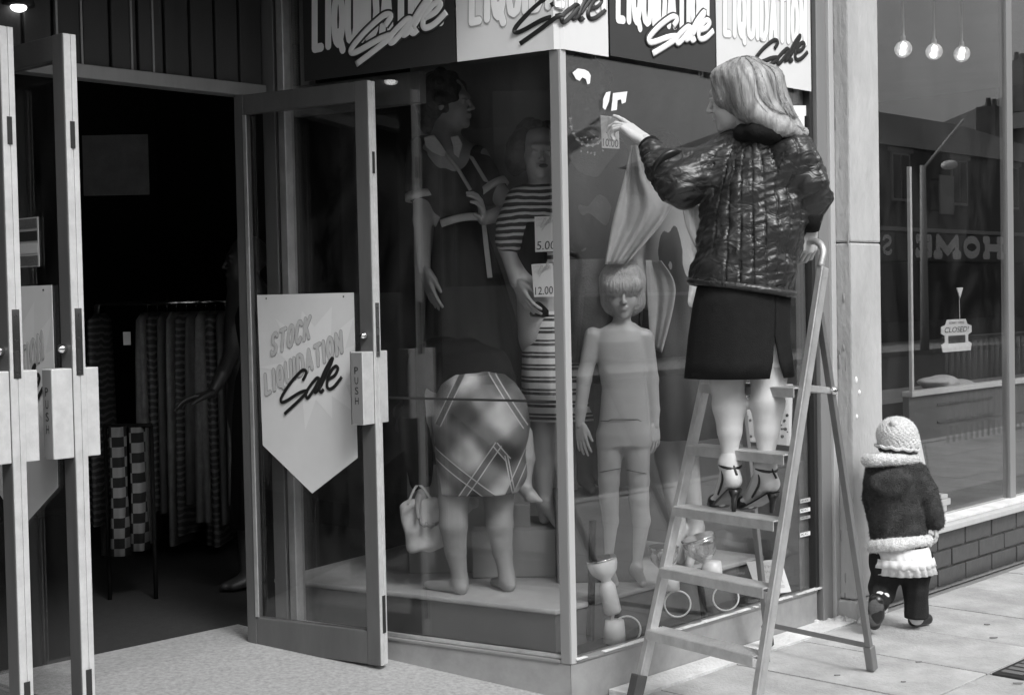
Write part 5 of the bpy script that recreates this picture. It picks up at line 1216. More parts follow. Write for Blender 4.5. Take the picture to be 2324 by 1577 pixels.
# ================================================================== CLOTHES IN THE DARK DOORWAY
rk = thing('clothes_rail', 'chrome clothes rail deep inside the dark doorway', 'clothes rail', (-1.75, 7.6, .09))
rz = at(330, 688, 7.6)[2]
x0, x1 = at(215, 690, 7.6)[0], at(560, 690, 7.6)[0]
MB().tube([(x0, 7.6, rz), (x1, 7.6, rz)], .014, 10).obj('rail', MT['chrome'], rk, True)
for x in (x0+.01, x1-.01): MB().tube([(x, 7.6, .09), (x, 7.6, rz)], .014, 8).obj('post', MT['alu_dark'], rk, True)
for k in range(15):
    px = 225+k*22; x = at(px, 700, 7.6)[0]
    if 240 < px < 330: continue
    hb = 1180+int(50*math.sin(k*1.7)); zb = max(.16, at(px, hb, 7.6)[2]); w_ = .075
    o = thing('hanging_garment', 'long dark garment hanging on the rail in the doorway', 'garment', (x, 7.6, zb), 'dark garments hanging on the rail inside the doorway')
    rows = [(rz-.05, x, 7.6, .02, .10, 0), (rz-.09, x, 7.6, .030, .20, 0), (rz-.3, x, 7.6, .035, .21, 0), (zb, x, 7.6, .05, .22, 0)]
    V, F = cloth_loft(rows[::1], 28, lambda t, a, k=k: .18*math.sin(a*4+k)*t); solid(mesh_obj('cloth', V, F, MT[('cloth_r1', 'cloth_m', 'cloth_r2')[k % 3]], o, True), .003)
    MB().tube([(x, 7.6, rz+.02), (x, 7.6, rz-.05)], .003, 5).obj('hanger_hook', MT['chrome'], o, True)
def checker(name, va, vb, s):
    m, nt, b = newmat(name); N = nt.nodes.new; t = N('ShaderNodeTexChecker'); t.inputs['Scale'].default_value = s; t.inputs[1].default_value = (va, va, va, 1); t.inputs[2].default_value = (vb, vb, vb, 1)
    tc = N('ShaderNodeTexCoord'); mp = N('ShaderNodeMapping'); mp.inputs['Location'].default_value = (.013, .5, .011); mp.inputs['Scale'].default_value = (1, .0, 1); nt.links.new(tc.outputs['Object'], mp.inputs[0]); nt.links.new(mp.outputs[0], t.inputs[0]); nt.links.new(t.outputs[0], b.inputs['Base Color']); b.inputs['Roughness'].default_value = .9; return m
ck = checker('checked_cloth', .012, .22, 22)
for i, (pa, pb_, d) in enumerate(((246, 286, 6.4), (292, 328, 6.45))):
    A0 = at(pa, 975, d); A1 = at(pb_, 975, d); xm = (A0[0]+A1[0])/2; rx = (A1[0]-A0[0])/2*.96; zt_ = at(pa, 968, d)[2]; zb = at(pa, 1258-i*12, d)[2]
    o = thing('hanging_garment', ['checked black and white trousers, left of the two in the doorway', 'checked black and white trousers, right of the two in the doorway'][i], 'garment', (xm, d, zb))
    V, F = cloth_loft([(zt_, xm, d, rx*.9, .05, 0), (zt_-.3, xm, d, rx*.8, .05, 0), (zb, xm, d, rx*1.15, .06, 0)], 32, lambda t, a: .08*math.sin(a*5)); solid(mesh_obj('cloth', V, F, ck, o, True), .003)
hr = thing('garment_stand', 'low dark stand holding the two pairs of checked trousers', 'stand', (at(288, 975, 6.43)[0], 6.43, .09))
zt_ = at(288, 966, 6.43)[2]; MB().tube([(at(235, 966, 6.43)[0], 6.43, zt_), (at(345, 966, 6.43)[0], 6.43, zt_)], .010, 8).obj('rail', MT['cloth_k'], hr, True)
MB().tube([(at(238, 966, 6.43)[0], 6.43, zt_), (at(238, 966, 6.43)[0], 6.43, .09)], .010, 8).obj('post', MT['cloth_k'], hr, True)
MB().tube([(at(343, 966, 6.43)[0], 6.43, zt_), (at(343, 966, 6.43)[0], 6.43, .09)], .010, 8).obj('post', MT['cloth_k'], hr, True)
o = thing('price_card', 'small pale price card hanging in the dark doorway', 'price tag', at(288, 783, 6.5)); q = at(280, 783, 6.5); q2 = at(296, 753, 6.5); box('card', WORLD, (q[0], q2[0], 6.5, 6.503, q[2], q2[2]), MT['print_m'], o, 0)
o = thing('wall_poster', 'large dim poster high on the wall inside the doorway', 'poster', at(260, 440, 6.9)); q = at(190, 445, 6.9); q2 = at(335, 305, 6.9); box('sheet', WORLD, (q[0], q2[0], 6.9, 6.91, q[2], q2[2]), MT['cloth_m'], o, 0)
# dim mannequin arm reaching out beside the hinge
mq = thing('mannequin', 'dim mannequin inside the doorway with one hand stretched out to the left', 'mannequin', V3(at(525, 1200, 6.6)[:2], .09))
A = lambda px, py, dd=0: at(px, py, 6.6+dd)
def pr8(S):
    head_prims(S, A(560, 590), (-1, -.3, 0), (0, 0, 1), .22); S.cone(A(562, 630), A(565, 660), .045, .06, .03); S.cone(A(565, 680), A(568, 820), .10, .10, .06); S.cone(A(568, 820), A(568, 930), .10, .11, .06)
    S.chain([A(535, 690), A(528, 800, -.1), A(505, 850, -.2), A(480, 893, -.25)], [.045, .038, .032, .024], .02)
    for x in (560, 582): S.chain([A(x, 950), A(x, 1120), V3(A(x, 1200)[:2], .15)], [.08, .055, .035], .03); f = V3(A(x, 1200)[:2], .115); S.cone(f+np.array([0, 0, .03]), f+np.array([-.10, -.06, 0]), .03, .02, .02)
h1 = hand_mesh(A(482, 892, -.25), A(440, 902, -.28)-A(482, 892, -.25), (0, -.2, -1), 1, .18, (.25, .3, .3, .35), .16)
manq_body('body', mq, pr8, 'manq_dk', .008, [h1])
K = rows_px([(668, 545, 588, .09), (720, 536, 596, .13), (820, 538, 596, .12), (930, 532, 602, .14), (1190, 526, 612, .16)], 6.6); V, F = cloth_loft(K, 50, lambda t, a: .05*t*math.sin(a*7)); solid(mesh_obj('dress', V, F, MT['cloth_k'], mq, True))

# ================================================================== STEP LADDER
def RR(z): return np.array([.722+.208*z, 4.46+.19*z, z])
def LL_(z): return RR(z)+(.545-.075*z)*unit([-.6, .8, 0])
ld = thing('step_ladder', 'aluminium step ladder standing open on the pavement under the woman', 'step ladder', (.9, 4.9, 0))
up = unit(RR(1)-RR(0)); across = unit(RR(.5)-LL_(.5)); back = np.cross(up, across); back = back if back[1] > 0 else -back
def beam(mb, a, b, w, d, wv, dv):
    wv = unit(wv); dv = unit(dv); P = [a+wv*s*w/2+dv*t*d/2 for s, t in ((-1, -1), (1, -1), (1, 1), (-1, 1))]; Q = [b+wv*s*w/2+dv*t*d/2 for s, t in ((-1, -1), (1, -1), (1, 1), (-1, 1))]; return mb.prism(P, Q)
def channel(nm, a, b, w, d, m, parent, sgn=1):
    mb = MB(); beam(mb, a, b, w, d*.28, across, back); beam(mb, a-back*d*.40, b-back*d*.40, w*.55, d*.5, across, back) if False else None
    o = mb.obj(nm, MT[m], parent, bevel=.002)
    e = MB(); beam(e, a+across*(w/2-.002)*sgn+back*(d*.36), b+across*(w/2-.002)*sgn+back*(d*.36), .004, d*.7, across, back); beam(e, a-across*(w/2-.002)*sgn+back*(d*.36), b-across*(w/2-.002)*sgn+back*(d*.36), .004, d*.7, across, back)
    e.obj('stile_flange', MT[m], o, bevel=.001); return o
channel('stile', RR(.03), RR(1.50), .023, .042, 'alu', ld); channel('stile', LL_(.03), LL_(1.50), .023, .042, 'alu', ld, -1)
tR, tL = RR(1.50), LL_(1.50)
lp_ = smooth_path([tR, tR+up*.055, tR+up*.085-across*.03, tR+up*.09-across*.08, (tR+tL)/2+up*.09, tL+up*.09+across*.08, tL+up*.085+across*.03, tL+up*.055, tL], 5)
MB().tube(lp_, .012, 10).obj('handrail', MT['alu'], ld, True)
for z in (.255, .465, .675, .885, 1.10):
    a, b = LL_(z)+across*.012, RR(z)-across*.012; bk = unit([back[0], back[1], 0])
    mb = MB(); beam(mb, a+bk*.014, b+bk*.014, .076, .004, bk, (0, 0, 1)); s = mb.obj('step', MT['alu'], ld, bevel=.001)
    e = MB(); beam(e, a-bk*.026+np.array([0, 0, -.015]), b-bk*.026+np.array([0, 0, -.015]), .004, .032, bk, (0, 0, 1)); e.obj('step_front', MT['alu'], s, bevel=.001)
    e = MB(); beam(e, a+bk*.053+np.array([0, 0, -.014]), b+bk*.053+np.array([0, 0, -.014]), .004, .028, bk, (0, 0, 1)); e.obj('step_back', MT['alu_dark'], s, bevel=.001)
    g = MB()
    for k in range(7): beam(g, a+bk*(-.016+k*.011)+np.array([0, 0, .0028]), b+bk*(-.016+k*.011)+np.array([0, 0, .0028]), .003, .0018, bk, (0, 0, 1))
    tag(g.obj('tread_ridges', MT['alu_edge'], s), kind='stuff')
BRf = np.array([1.324, 5.281, 0]); BLf = np.array([1.007, 5.669, 0]); zt = 1.36
BRt, BLt = RR(zt)+back*.05-across*.02, LL_(zt)+back*.05+across*.02
for f, t_ in ((BRf, BRt), (BLf, BLt)):
    mb = MB(); beam(mb, f+np.array([0, 0, .0])+unit(t_-f)*.05, t_, .026, .018, across, np.cross(unit(t_-f), across)); mb.obj('back_leg', MT['alu_dark'], ld, bevel=.002)
    mb = MB(); beam(mb, f+unit(t_-f)*.004, f+unit(t_-f)*.11, .036, .030, across, np.cross(unit(t_-f), across)); mb.obj('rubber_foot', MT['alu_dark'] if f is BRf else MT['cloth_d'], ld, bevel=.004)
for z0 in (0,):
    for P_ in (RR, LL_): mb = MB(); beam(mb, P_(.002), P_(.10), .038, .045, across, back); mb.obj('rubber_foot', MT['cloth_d'], ld, bevel=.003)
k1, k2 = .16, .62
mb = MB(); beam(mb, BLf+(BLt-BLf)*.075, BRf+(BRt-BRf)*.075, .020, .010, (0, 0, 1), back); mb.obj('brace', MT['alu_dark'], ld, bevel=.001)
mb = MB(); beam(mb, BLf+(BLt-BLf)*.80, BRf+(BRt-BRf)*.80, .022, .010, (0, 0, 1), back); mb.obj('brace', MT['alu'], ld, bevel=.001)
# side arms from the top step to the back legs
pR = BRf+(BRt-BRf)*.80; mb = MB(); beam(mb, RR(1.105)+back*.02, pR, .022, .010, (0, 0, 1), across); mb.obj('side_arm', MT['alu'], ld, bevel=.001)
pL = BLf+(BLt-BLf)*.80; mb = MB(); beam(mb, LL_(1.105)+back*.02, pL, .022, .010, (0, 0, 1), across); mb.obj('side_arm', MT['alu'], ld, bevel=.001)
mb = MB(); mb.lathe(pR-across*.0+np.array([0, 0, 0]), across, [(.006, .014), (.02, .014), (.024, .008)], 12); mb.obj('rivet', MT['chrome'], ld, True)

# ================================================================== WOMAN ON THE LADDER
dw = 4.84
A = lambda px, py, dd=0: at(px, py, dw+dd)
wm = thing('person', 'woman on the step ladder in quilted black jacket and black skirt, pointing at the glass', 'person', V3((LL_(.675)+RR(.675))[:2]/2, .68))
STZ = .680
hc = A(1676, 212, .02); fw = unit([-.90, .42, -.16])
shL, shR = A(1655, 342, .06), A(1800, 352, -.08)
elL, wrL = A(1543, 412, .02), A(1466, 322, .18)
tip = FF(*((lambda q: (q[0], -.004, q[1]))(FF.pix(1372, 252, 0))))
elR, wrR = A(1846, 445, -.05), A(1836, 512, -.02)
hipL, hipR = A(1650, 650, .03), A(1722, 650, -.03)
knL, knR = A(1650, 858, .0), A(1746, 848, -.03)
anL, anR = A(1657, 1050, -.02), A(1738, 1058, -.07)
def prw(S):
    S.cone(hc+np.array([.02, -.01, -.07]), A(1722, 300), .050, .058, .03); S.cone(A(1722, 305), A(1728, 340), .045, .05, .03); S.cone(shL, shR, .055, .055, .05); S.cone(A(1722, 400), A(1700, 520), .09, .10, .04); S.cone(A(1700, 520), A(1686, 640), .11, .13, .06)
    S.chain([shL, elL, wrL], [.05, .040, .026], .02); S.chain([shR, elR, wrR], [.05, .038, .026], .02)
    for hp, kn, an, s1 in ((hipL, knL, anL, 1), (hipR, knR, anR, -1)):
        cm = kn*.68+an*.32+np.array([.003*s1, -.007, 0]); c2_ = kn*.38+an*.62+np.array([.002*s1, -.004, 0])
        S.chain([hp, kn], [.095, .056], .03); S.chain([kn, cm, c2_, kn*.12+an*.88, an], [.0525, .0575, .0415, .0275, .0262], .03)
PARTS = []
S = SDF(); prw(S); PARTS.append(S.mesh(.0065))
S = SDF(); qh, AH = head_prims(S, hc, fw, (-.12, .06, 1), .225); PARTS.append(S.mesh(.0045))
# feet in heels
FEET = []
for an, toe, hl in ((anL, (1614, 1131), (1688, 1100)), (anR, (1690, 1142), (1762, 1112))):
    T = G(toe[0], toe[1], STZ+.012); 
    d = T-an; hd = unit([d[0], d[1], 0]); 
    T = V3((an+hd*.165)[:2], STZ+.014); heel = an-hd*.030+np.array([0, 0, -.055]); ball = V3((an+hd*.105)[:2], STZ+.024)
    S = SDF(); la = np.cross(hd, [0, 0, 1.]); S.ell(an+la*.024, (.009, .009, .011), None, .012); S.ell(an-la*.025+np.array([0, 0, -.006]), (.009, .009, .011), None, .012); S.cone(an+np.array([0, 0, .03]), an, .0265, .0265, .02); S.cone(an, heel, .027, .0235, .03); S.cone(an+hd*.01, ball, .026, .020, .03); S.cone(heel, ball, .022, .019, .03)
    lat = np.cross(hd, [0, 0, 1.])
    for k in range(5): o_ = (k-2)*.013; S.cone(ball+lat*o_, T+lat*o_*.9-hd*(.004*abs(k-1)+.010), .0125, .0085, .005)
    PARTS.append(S.mesh(.004)); FEET.append((an, heel, ball, T, hd, lat))
# pointing hand: index finger reaches the glass
dh = unit(tip-wrL); PARTS.append(hand_mesh(wrL+dh*.004, dh, (-.25, .35, -.9), -1, .192, (.10, .55, .85, 1.0), .06, (.45, .5)))
PARTS.append(hand_mesh(wrR, (.02, .25, -1), (-.5, .75, 0), 1, .17, (.7, .8, .8, .8), .04, (.4, .7)))
V, F = join(PARTS); mesh_obj('body', V, F, MT['skin'], wm, True)
# hair: swinging bob
S = SDF(); S.ell(hc+np.array([.012, -.005, .022]), (.093, .098, .096), None, .02)
S.ell(hc+AH[1]*-.040+np.array([0, 0, -.02]), (.080, .085, .09), None, .04)
S.chain([A(1645, 180, -.02), A(1636, 225, -.01)], [.045, .024], .03)
S.chain([A(1690, 180, -.05), A(1712, 245, -.06), A(1748, 282, -.07), A(1800, 300, -.06)], [.05, .056, .046, .022], .04)
S.chain([A(1745, 185, -.02), A(1765, 245, -.02), A(1795, 290, -.04), A(1822, 300, -.05)], [.05, .048, .038, .018], .04); S.chain([A(1722, 262, -.10), A(1765, 286, -.11), A(1806, 304, -.10)], [.032, .036, .024], .03)
S.chain([A(1700, 170, .06), A(1740, 240, .06), A(1785, 285, .04)], [.055, .05, .025], .04)
S.ell(hc+AH[1]*.120+np.array([-.0, 0, -.055]), (.052, .055, .065), None, .02, 's')
crown = hc+np.array([.015, -.01, .10])
def hairdisp(X, Y, Z):
    th = np.arctan2(Y-crown[1], X-crown[0]+.0)+0*Z; r_ = np.sqrt((X-crown[0])**2+(Y-crown[1])**2); w_ = np.clip(r_/.05, 0, 1)
    th = th+.35*np.sin(Z*14+1)*w_
    return w_*(.0012*np.sin(th*26)+.0022*np.sin(th*9+.7)+.0006*np.sin(th*61+2))
S.disp = hairdisp; VH, FH = S.mesh(.0045); mesh_obj('hair', VH, FH, MT['hair_b'], wm, True)
# fine strands that follow the fall of the hair, plus loose ones
from mathutils.bvhtree import BVHTree
bv = BVHTree.FromPolygons([tuple(v) for v in VH.tolist()], [tuple(f) for f in FH.tolist()])
b = MB(); rg = np.random.default_rng(77)
for k in range(1500):
    a0 = rg.uniform(0, 2*math.pi); p = crown+np.array([.02*math.cos(a0), .02*math.sin(a0), 0]); d = unit([math.cos(a0), math.sin(a0), -.15]); P = []
    L_ = rg.integers(12, 19)
    for i in range(int(L_)):
        h_ = bv.find_nearest(Vector(p)); q = np.array(h_[0]); n_ = np.array(h_[1]); n_ = n_ if n_@(q-hc) > 0 else -n_
        P.append(q+n_*(.0006+.0034*rg.random()))
        pull = unit([.10 if p[2] > hc[2]-.02 else .75, -.02, -1.0 if p[2] > hc[2]-.05 else -.62]); d = unit(d*.62+pull*.38+rg.normal(0, .05, 3)); d = unit(d-n_*(d@n_)); p = q+d*.017
    if len(P) > 4: b.tube(P, [.0003]+[.0008]*(len(P)-2)+[.0002], 3)
for k in range(60):
    px0 = 1760+rg.uniform(-40, 40); P = smooth_path([A(px0-20, 262+rg.uniform(-14, 14), -.07), A(px0+8, 286+rg.uniform(-8, 8), -.08), A(px0+38, 300+rg.uniform(-12, 10), -.06)], 3); b.tube(P, [.0009]*(len(P)-1)+[.0002], 3)
tag(b.obj('hair_strands', MT['hair_b'], wm, True, label='loose blonde strands of the swinging bob'), kind='stuff')
# quilted jacket
def quilt_mat():
    m = mat('quilted_black_nylon', .020, .42, 0, .3, 10, 0, spec=.6, coat=.12); nt = m.node_tree; N = nt.nodes.new; L = nt.links.new; b = nt.nodes['Principled BSDF']
    tc = N('ShaderNodeTexCoord'); mp = N('ShaderNodeMapping'); mp.inputs['Scale'].default_value = (1, 1, 1.5); L(tc.outputs['Object'], mp.inputs[0])
    n1 = N('ShaderNodeTexNoise'); n1.inputs['Scale'].default_value = 17; n1.inputs['Detail'].default_value = 2.5; n1.inputs['Distortion'].default_value = 1.4; L(mp.outputs[0], n1.inputs['Vector'])
    bp = N('ShaderNodeBump'); bp.inputs['Strength'].default_value = .45; bp.inputs['Distance'].default_value = .02; L(n1.outputs[0], bp.inputs['Height']); L(bp.outputs[0], b.inputs['Normal']); b.inputs['Coat Roughness'].default_value = .2; return m
MT['quilt'] = quilt_mat()
S = SDF(); K = rows_px([(292, 1692, 1782, .062), (318, 1668, 1808, .085), (345, 1640, 1826, .105), (390, 1618, 1836, .128), (450, 1600, 1838, .140), (520, 1584, 1830, .145), (590, 1574, 1816, .150), (640, 1566, 1802, .152), (668, 1572, 1796, .146)], dw)
K = [(z, cx+(-.0), cy, rx, ry) for z, cx, cy, rx, ry, _ in K]
S.loft(K, -.12, .03)
S.chain([shL+np.array([.02, 0, .0]), A(1598, 385, .04), elL+np.array([0, -.01, -.012]), A(1503, 380, .10), A(1482, 345, .15)], [.078, .082, .078, .062, .046], .05)
S.ell(A(1542, 362, .06), (.048, .055, .038), None, .03)
S.chain([shR, A(1836, 410, -.08), elR, A(1838, 492, -.03)], [.075, .068, .058, .044], .04)
zhem0 = A(1600, 642)[2]; xh = A(1600, 642)[0]; slope = (A(1790, 668)[2]-zhem0)/(A(1790, 668)[0]-xh)
wr_ = wrinkle(.0042, 36, 31, 1.5); wr2 = wrinkle(.0018, 80, 32, 1.6)
cxs = A(1705, 450)[0]
def jd(X, Y, Z):
    ang = np.arctan2(Y-dw, X-cxs)+0*Z; ch = np.abs(np.mod(ang*11/math.pi*1.0, 1)-.5)*2      # stitch channels run down the jacket
    groove = np.clip((ch-.78)/.22, 0, 1)**1.5
    torso = np.clip((X-A(1600, 450)[0])/.04, 0, 1)
    return groove*.0085*torso+wr_(X, Y, Z)*(.6+.8*np.sin(ang*5+Z*14)**2)+wr2(X, Y, Z)
S.disp = jd; S.cuts = [lambda X, Y, Z: (zhem0+slope*(X-xh))-.005-Z+0*Y]
cloth('quilted_jacket', S, .0046, 'quilt', wm)
# hem roll, cuffs, collar
hem = []
K0 = K[0] if K[0][0] < K[-1][0] else K[-1]; hz = [r for r in K]; 
for t in np.linspace(0, 2*math.pi, 49)[:-1]:
    cx_, rx_, ry_ = K[-1][1], K[-1][3], K[-1][4]; x = cx_+(rx_+.002)*math.cos(t); y = dw+(ry_+.002)*math.sin(t)
    hem.append(np.array([x*math.cos(0)-0, y-(x-cx_)*.12, zhem0+slope*(x-xh)+.0]))
MB().tube(hem, .0135, 8, closed=True).obj('jacket_hem', MT['quilt'], wm, True)
ax_ = unit(wrL-A(1482, 345, .15)); MB().lathe(A(1482, 343, .15)-ax_*.01, ax_, [(0, .040), (.004, .044), (.05, .036), (.054, .028)], 24).obj('cuff', MT['cloth_k'], wm, True)
ax_ = unit(wrR-A(1838, 492, -.03)); MB().lathe(A(1839, 482, -.04), ax_, [(0, .042), (.004, .045), (.06, .036), (.064, .028)], 24).obj('cuff', MT['cloth_k'], wm, True)
S = SDF(); S.chain([A(1680, 306, -.04), A(1712, 298, -.10), A(1756, 304, -.11), A(1802, 322, -.03)], [.020, .026, .027, .022], .03); S.ell(A(1740, 328, -.02), (.070, .078, .030), None, .03); S.chain([A(1684, 300, -.05), A(1690, 285, .04), A(1740, 285, .07), A(1798, 312, .02)], [.022]*4, .03); cloth('collar', S, .006, 'cloth_k', wm)
MB().lathe(A(1516, 372, .045), unit(elL-wrL), [(0, .058), (.004, .066), (.016, .066), (.02, .058)], 24).obj('sleeve_band', MT['leather'], wm, True)
MB().sphere(A(1549, 377, -.005), (.012, .008, .006), 8).obj('shiny_bead', MT['chrome'], wm, True)  # small chrome bead set on the sleeve
# zip line and piping along the side seam
for x0, x1, x2 in ((1628, 1600, 1590), (1660, 1632, 1622)):
    pass
# skirt with side slit
hemL, hemM, hemR = 845, 862, 846
K = rows_px([(628, 1590, 1790, .135), (690, 1576, 1790, .142), (760, 1566, 1790, .145), (820, 1560, 1796, .148), (856, 1557, 1800, .150)], dw)
rows = []
for i, r in enumerate(K): rows.append(r)
g0 = -.97
V, F = cloth_loft(rows, 110, lambda t, a: .012*t*math.sin(a*6+.5)+.006*math.sin(a*13)*t+ (.10*t*t*math.exp(-((a-(g0+2*math.pi))/.28)**2) if False else 0), gap=(g0, lambda t: .006+max(0, t-.55)*.36))
ob = mesh_obj('skirt', V, F, MT['skirt_k'], wm, True); solid(ob, .005)
S = SDF(); S.loft([(A(1740, 832)[2], knR[0], knR[1], .066, .064), (A(1740, 770)[2], knR[0]-.004, knR[1], .070, .068)], 0, .01); cloth('slip', S, .006, 'cloth_w', wm)
# sandals
for an, heel, ball, T, hd, lat in FEET:
    # sole sweeping from the high heel to the toe
    ctr = smooth_path([heel-hd*.012+np.array([0, 0, -.026]), heel*.55+ball*.45+np.array([0, 0, -.030]), V3(ball[:2], STZ+.006), V3((T+hd*.004)[:2], STZ+.006)], 6)
    b = MB(); n = len(ctr); L1 = []
    for i, c in enumerate(ctr):
        wd = .024+.014*math.sin(math.pi*min(1, i/(n-1)*.85)); L1.append((c+lat*wd, c-lat*wd))
    V = []; 
    for a, c in L1: V += [a, c, a-np.array([0, 0, .006]), c-np.array([0, 0, .006])]
    F = []
    for i in range(n-1):
        k = i*4; F += [(k, k+1, k+5, k+4), (k+2, k+6, k+7, k+3), (k, k+4, k+6, k+2), (k+1, k+3, k+7, k+5)]
    F += [(0, 2, 3, 1), (4*n-4, 4*n-3, 4*n-1, 4*n-2)]
    sole = mesh_obj('sandal', V, F, MT['leather'], wm, False)
    hb = heel-hd*.010+np.array([0, 0, -.030]); he = V3((heel-hd*.0)[:2], STZ+.001)
    MB().tube([hb, hb*.6+he*.4, he], [.022, .011, .0075], 12).obj('heel', MT['leather'], sole, True)
    b = MB()
    ring = lambda c, r1, r2, ax2, tilt: [c+lat*r1*math.cos(t)+ax2*r2*math.sin(t) for t in np.linspace(0, 2*math.pi, 21)[:-1]]
    b.tube(ring(an+np.array([0, 0, -.006]), .037, .039, unit(hd+np.array([0, 0, .25])), 0), .0052, 6, closed=True)
    b.tube(smooth_path([an+lat*.033-hd*.005+np.array([0, 0, -.01]), heel+lat*.028+hd*.03+np.array([0, 0, .0]), ball*.5+heel*.5+lat*.032+np.array([0, 0, -.015])], 5), .0042, 6)
    b.tube(smooth_path([an-lat*.033-hd*.005+np.array([0, 0, -.01]), heel-lat*.028+hd*.03+np.array([0, 0, .0]), ball*.5+heel*.5-lat*.032+np.array([0, 0, -.015])], 5), .0042, 6)
    b.tube(smooth_path([heel-hd*.026+np.array([0, 0, .02])+lat*.004, an-hd*.034+np.array([0, 0, -.005])], 4), .004, 6)
    tag(b.obj('sandal_strap', MT['leather'], sole, True), kind='stuff')
    S = SDF(); S.cone(V3((ball-lat*.018)[:2], STZ+.016)+hd*.01, V3((ball+lat*.018)[:2], STZ+.016)+hd*.01, .026, .026, .01); S.cone(V3(T[:2], STZ+.012), V3((T+hd*.012)[:2], STZ+.011), .020, .013, .01); S.ell(V3((ball+hd*.045)[:2], STZ+.03), (.018, .018, .012), None, .01, 's'); cloth('toe_strap', S, .0045, 'leather', sole)

# ================================================================== TODDLER
dc = 5.93
A = lambda px, py, dd=0: at(px, py, dc+dd)
ch = thing('person', 'toddler in white crochet hat and dark fur coat seen from behind by the pillar', 'person', V3(A(2050, 1420)[:2], 0))
hcC = A(2038, 1000, .01); fc = unit([.35, .93, .0])
def prc(S):
    head_prims(S, hcC, fc, (0, 0, 1), .175, child=True); S.cone(hcC+np.array([0, 0, -.06]), A(2025, 1045), .032, .045, .03); S.cone(A(2000, 1080), A(2066, 1080), .032, .032, .03); S.cone(A(2035, 1110), A(2042, 1240), .055, .07, .03)
    S.chain([A(2078, 1080), A(2108, 1140, -.02), A(2124, 1192, -.03)], [.028, .026, .020], .02)
    S.chain([A(1992, 1080, .02), A(1986, 1140, .06), A(1994, 1190, .10)], [.026, .024, .020], .02)
    S.chain([A(2075, 1270), A(2080, 1340), A(2080, 1402)], [.055, .042, .03], .02); S.chain([A(2015, 1270, .0), A(2003, 1330, .02), A(1998, 1360, -.06)], [.055, .042, .03], .02)
h1 = hand_mesh(A(2124, 1194, -.03), (.05, -.1, -1), (-.7, .4, 0), 1, .085, (.5, .6, .65, .7), .08, (.4, .4), h=.0025)
manq_body('body', ch, prc, 'skin', .006, [h1])
# fur coat
S = SDF(); K = rows_px([(1036, 1984, 2072, .055), (1052, 1972, 2084, .070), (1085, 1968, 2094, .085), (1130, 1968, 2096, .095), (1180, 1972, 2100, .100), (1232, 1980, 2106, .103)], dc); S.loft([r[:5] for r in K], 0, .03)
S.chain([A(2078, 1072), A(2102, 1115, -.02), A(2116, 1160, -.03), A(2124, 1186, -.03)], [.046, .046, .044, .036], .03); S.chain([A(1988, 1075, .02), A(1982, 1130, .06), A(1992, 1185, .10)], [.042, .042, .040], .03)
S.ell(A(2020, 1095, -.085), (.085, .035, .055), None, .03)      # hood lying on the back
S.disp = wrinkle(.0022, 60, 41, 1); V, F = S.mesh(.006); coat = mesh_obj('fur_coat', V, F, MT['fur_d'], ch, True)
def fur(V, F, n, ln, m, name, parent, seed=1, w=.0022):
    rg = np.random.default_rng(seed); F = np.asarray(F); a, b_, c = V[F[:, 0]], V[F[:, 1]], V[F[:, 2]]; nr_ = np.cross(b_-a, c-a); ar = np.linalg.norm(nr_, axis=1); k = rg.choice(len(F), n, p=ar/ar.sum()); nr_ = nr_/(ar[:, None]+1e-12)
    p = (a[k]+b_[k]+c[k])/3+rg.normal(0, .0015, (n, 3)); d = nr_[k]*.8+rg.normal(0, .45, (n, 3))+np.array([0, 0, -.45]); d /= np.linalg.norm(d, axis=1)[:, None]; s = np.cross(d, rg.normal(size=(n, 3))); s /= np.linalg.norm(s, axis=1)[:, None]
    l = ln*rg.uniform(.5, 1.2, (n, 1)); P = np.stack([p-s*w, p+s*w, p+d*l], 1).reshape(-1, 3); o = mesh_obj(name, P, [(3*i, 3*i+1, 3*i+2) for i in range(n)], m, parent, False); tag(o, kind='stuff'); return o
fur(V, F, 22000, .0075, MT['fur_d'], 'fur_tufts', coat, 3, .0009)
def trim(pts, rs, name, seed):
    S = SDF(); S.chain(pts, rs, .02); S.disp = wrinkle(.0022, 50, seed, 1); V, F = S.mesh(.005); o = mesh_obj(name, V, F, MT['fur_w'], ch, True); fur(V, F, 6000, .007, MT['fur_w'], 'trim_tufts', o, seed, .0010)
ring = lambda yl, yr, xl, xr, ry, ys=0: [A(xl+(xr-xl)*(.5-.5*math.cos(t)), yl+(yr-yl)*(.5-.5*math.cos(t)), -ry*math.sin(t)) for t in np.linspace(0, 2*math.pi, 25)]
trim(ring(1044, 1040, 1968, 2074, .075), [.023]*25, 'white_collar', 51)
trim(ring(1240, 1226, 1982, 2106, .108), [.024]*25, 'white_hem', 52)
K = rows_px([(1238, 1984, 2104, .10), (1262, 1984, 2112, .11), (1268, 1988, 2112, .112), (1298, 1984, 2122, .12)], dc); V, F = cloth_loft(K, 130, lambda t, a: .045*t*math.sin(a*22+.5)+.02*math.sin(a*9)*t); solid(mesh_obj('frilled_skirt', V, F, MT['cloth_w'], ch, True), .003)
K2 = rows_px([(1262, 1980, 2116, .116), (1282, 1978, 2120, .122)], dc); V, F = cloth_loft(K2, 130, lambda t, a: .03*t*math.sin(a*20)); solid(mesh_obj('frill', V, F, MT['cloth_w'], ch, True), .002)
S = SDF(); S.chain([A(2076, 1270), A(2078, 1340), A(2080, 1396)], [.068, .052, .046], .03); S.chain([A(2014, 1270), A(2003, 1335, .02), A(1997, 1362, -.05)], [.068, .055, .045], .03); S.cone(A(2014, 1275), A(2076, 1275), .07, .07, .03); S.disp = wrinkle(.003, 50, 61, .6); S.cuts = [lambda X, Y, Z: A(2080, 1402)[2]-Z+0*X+0*Y]; cloth('dark_trousers', S, .006, 'trouser', ch)
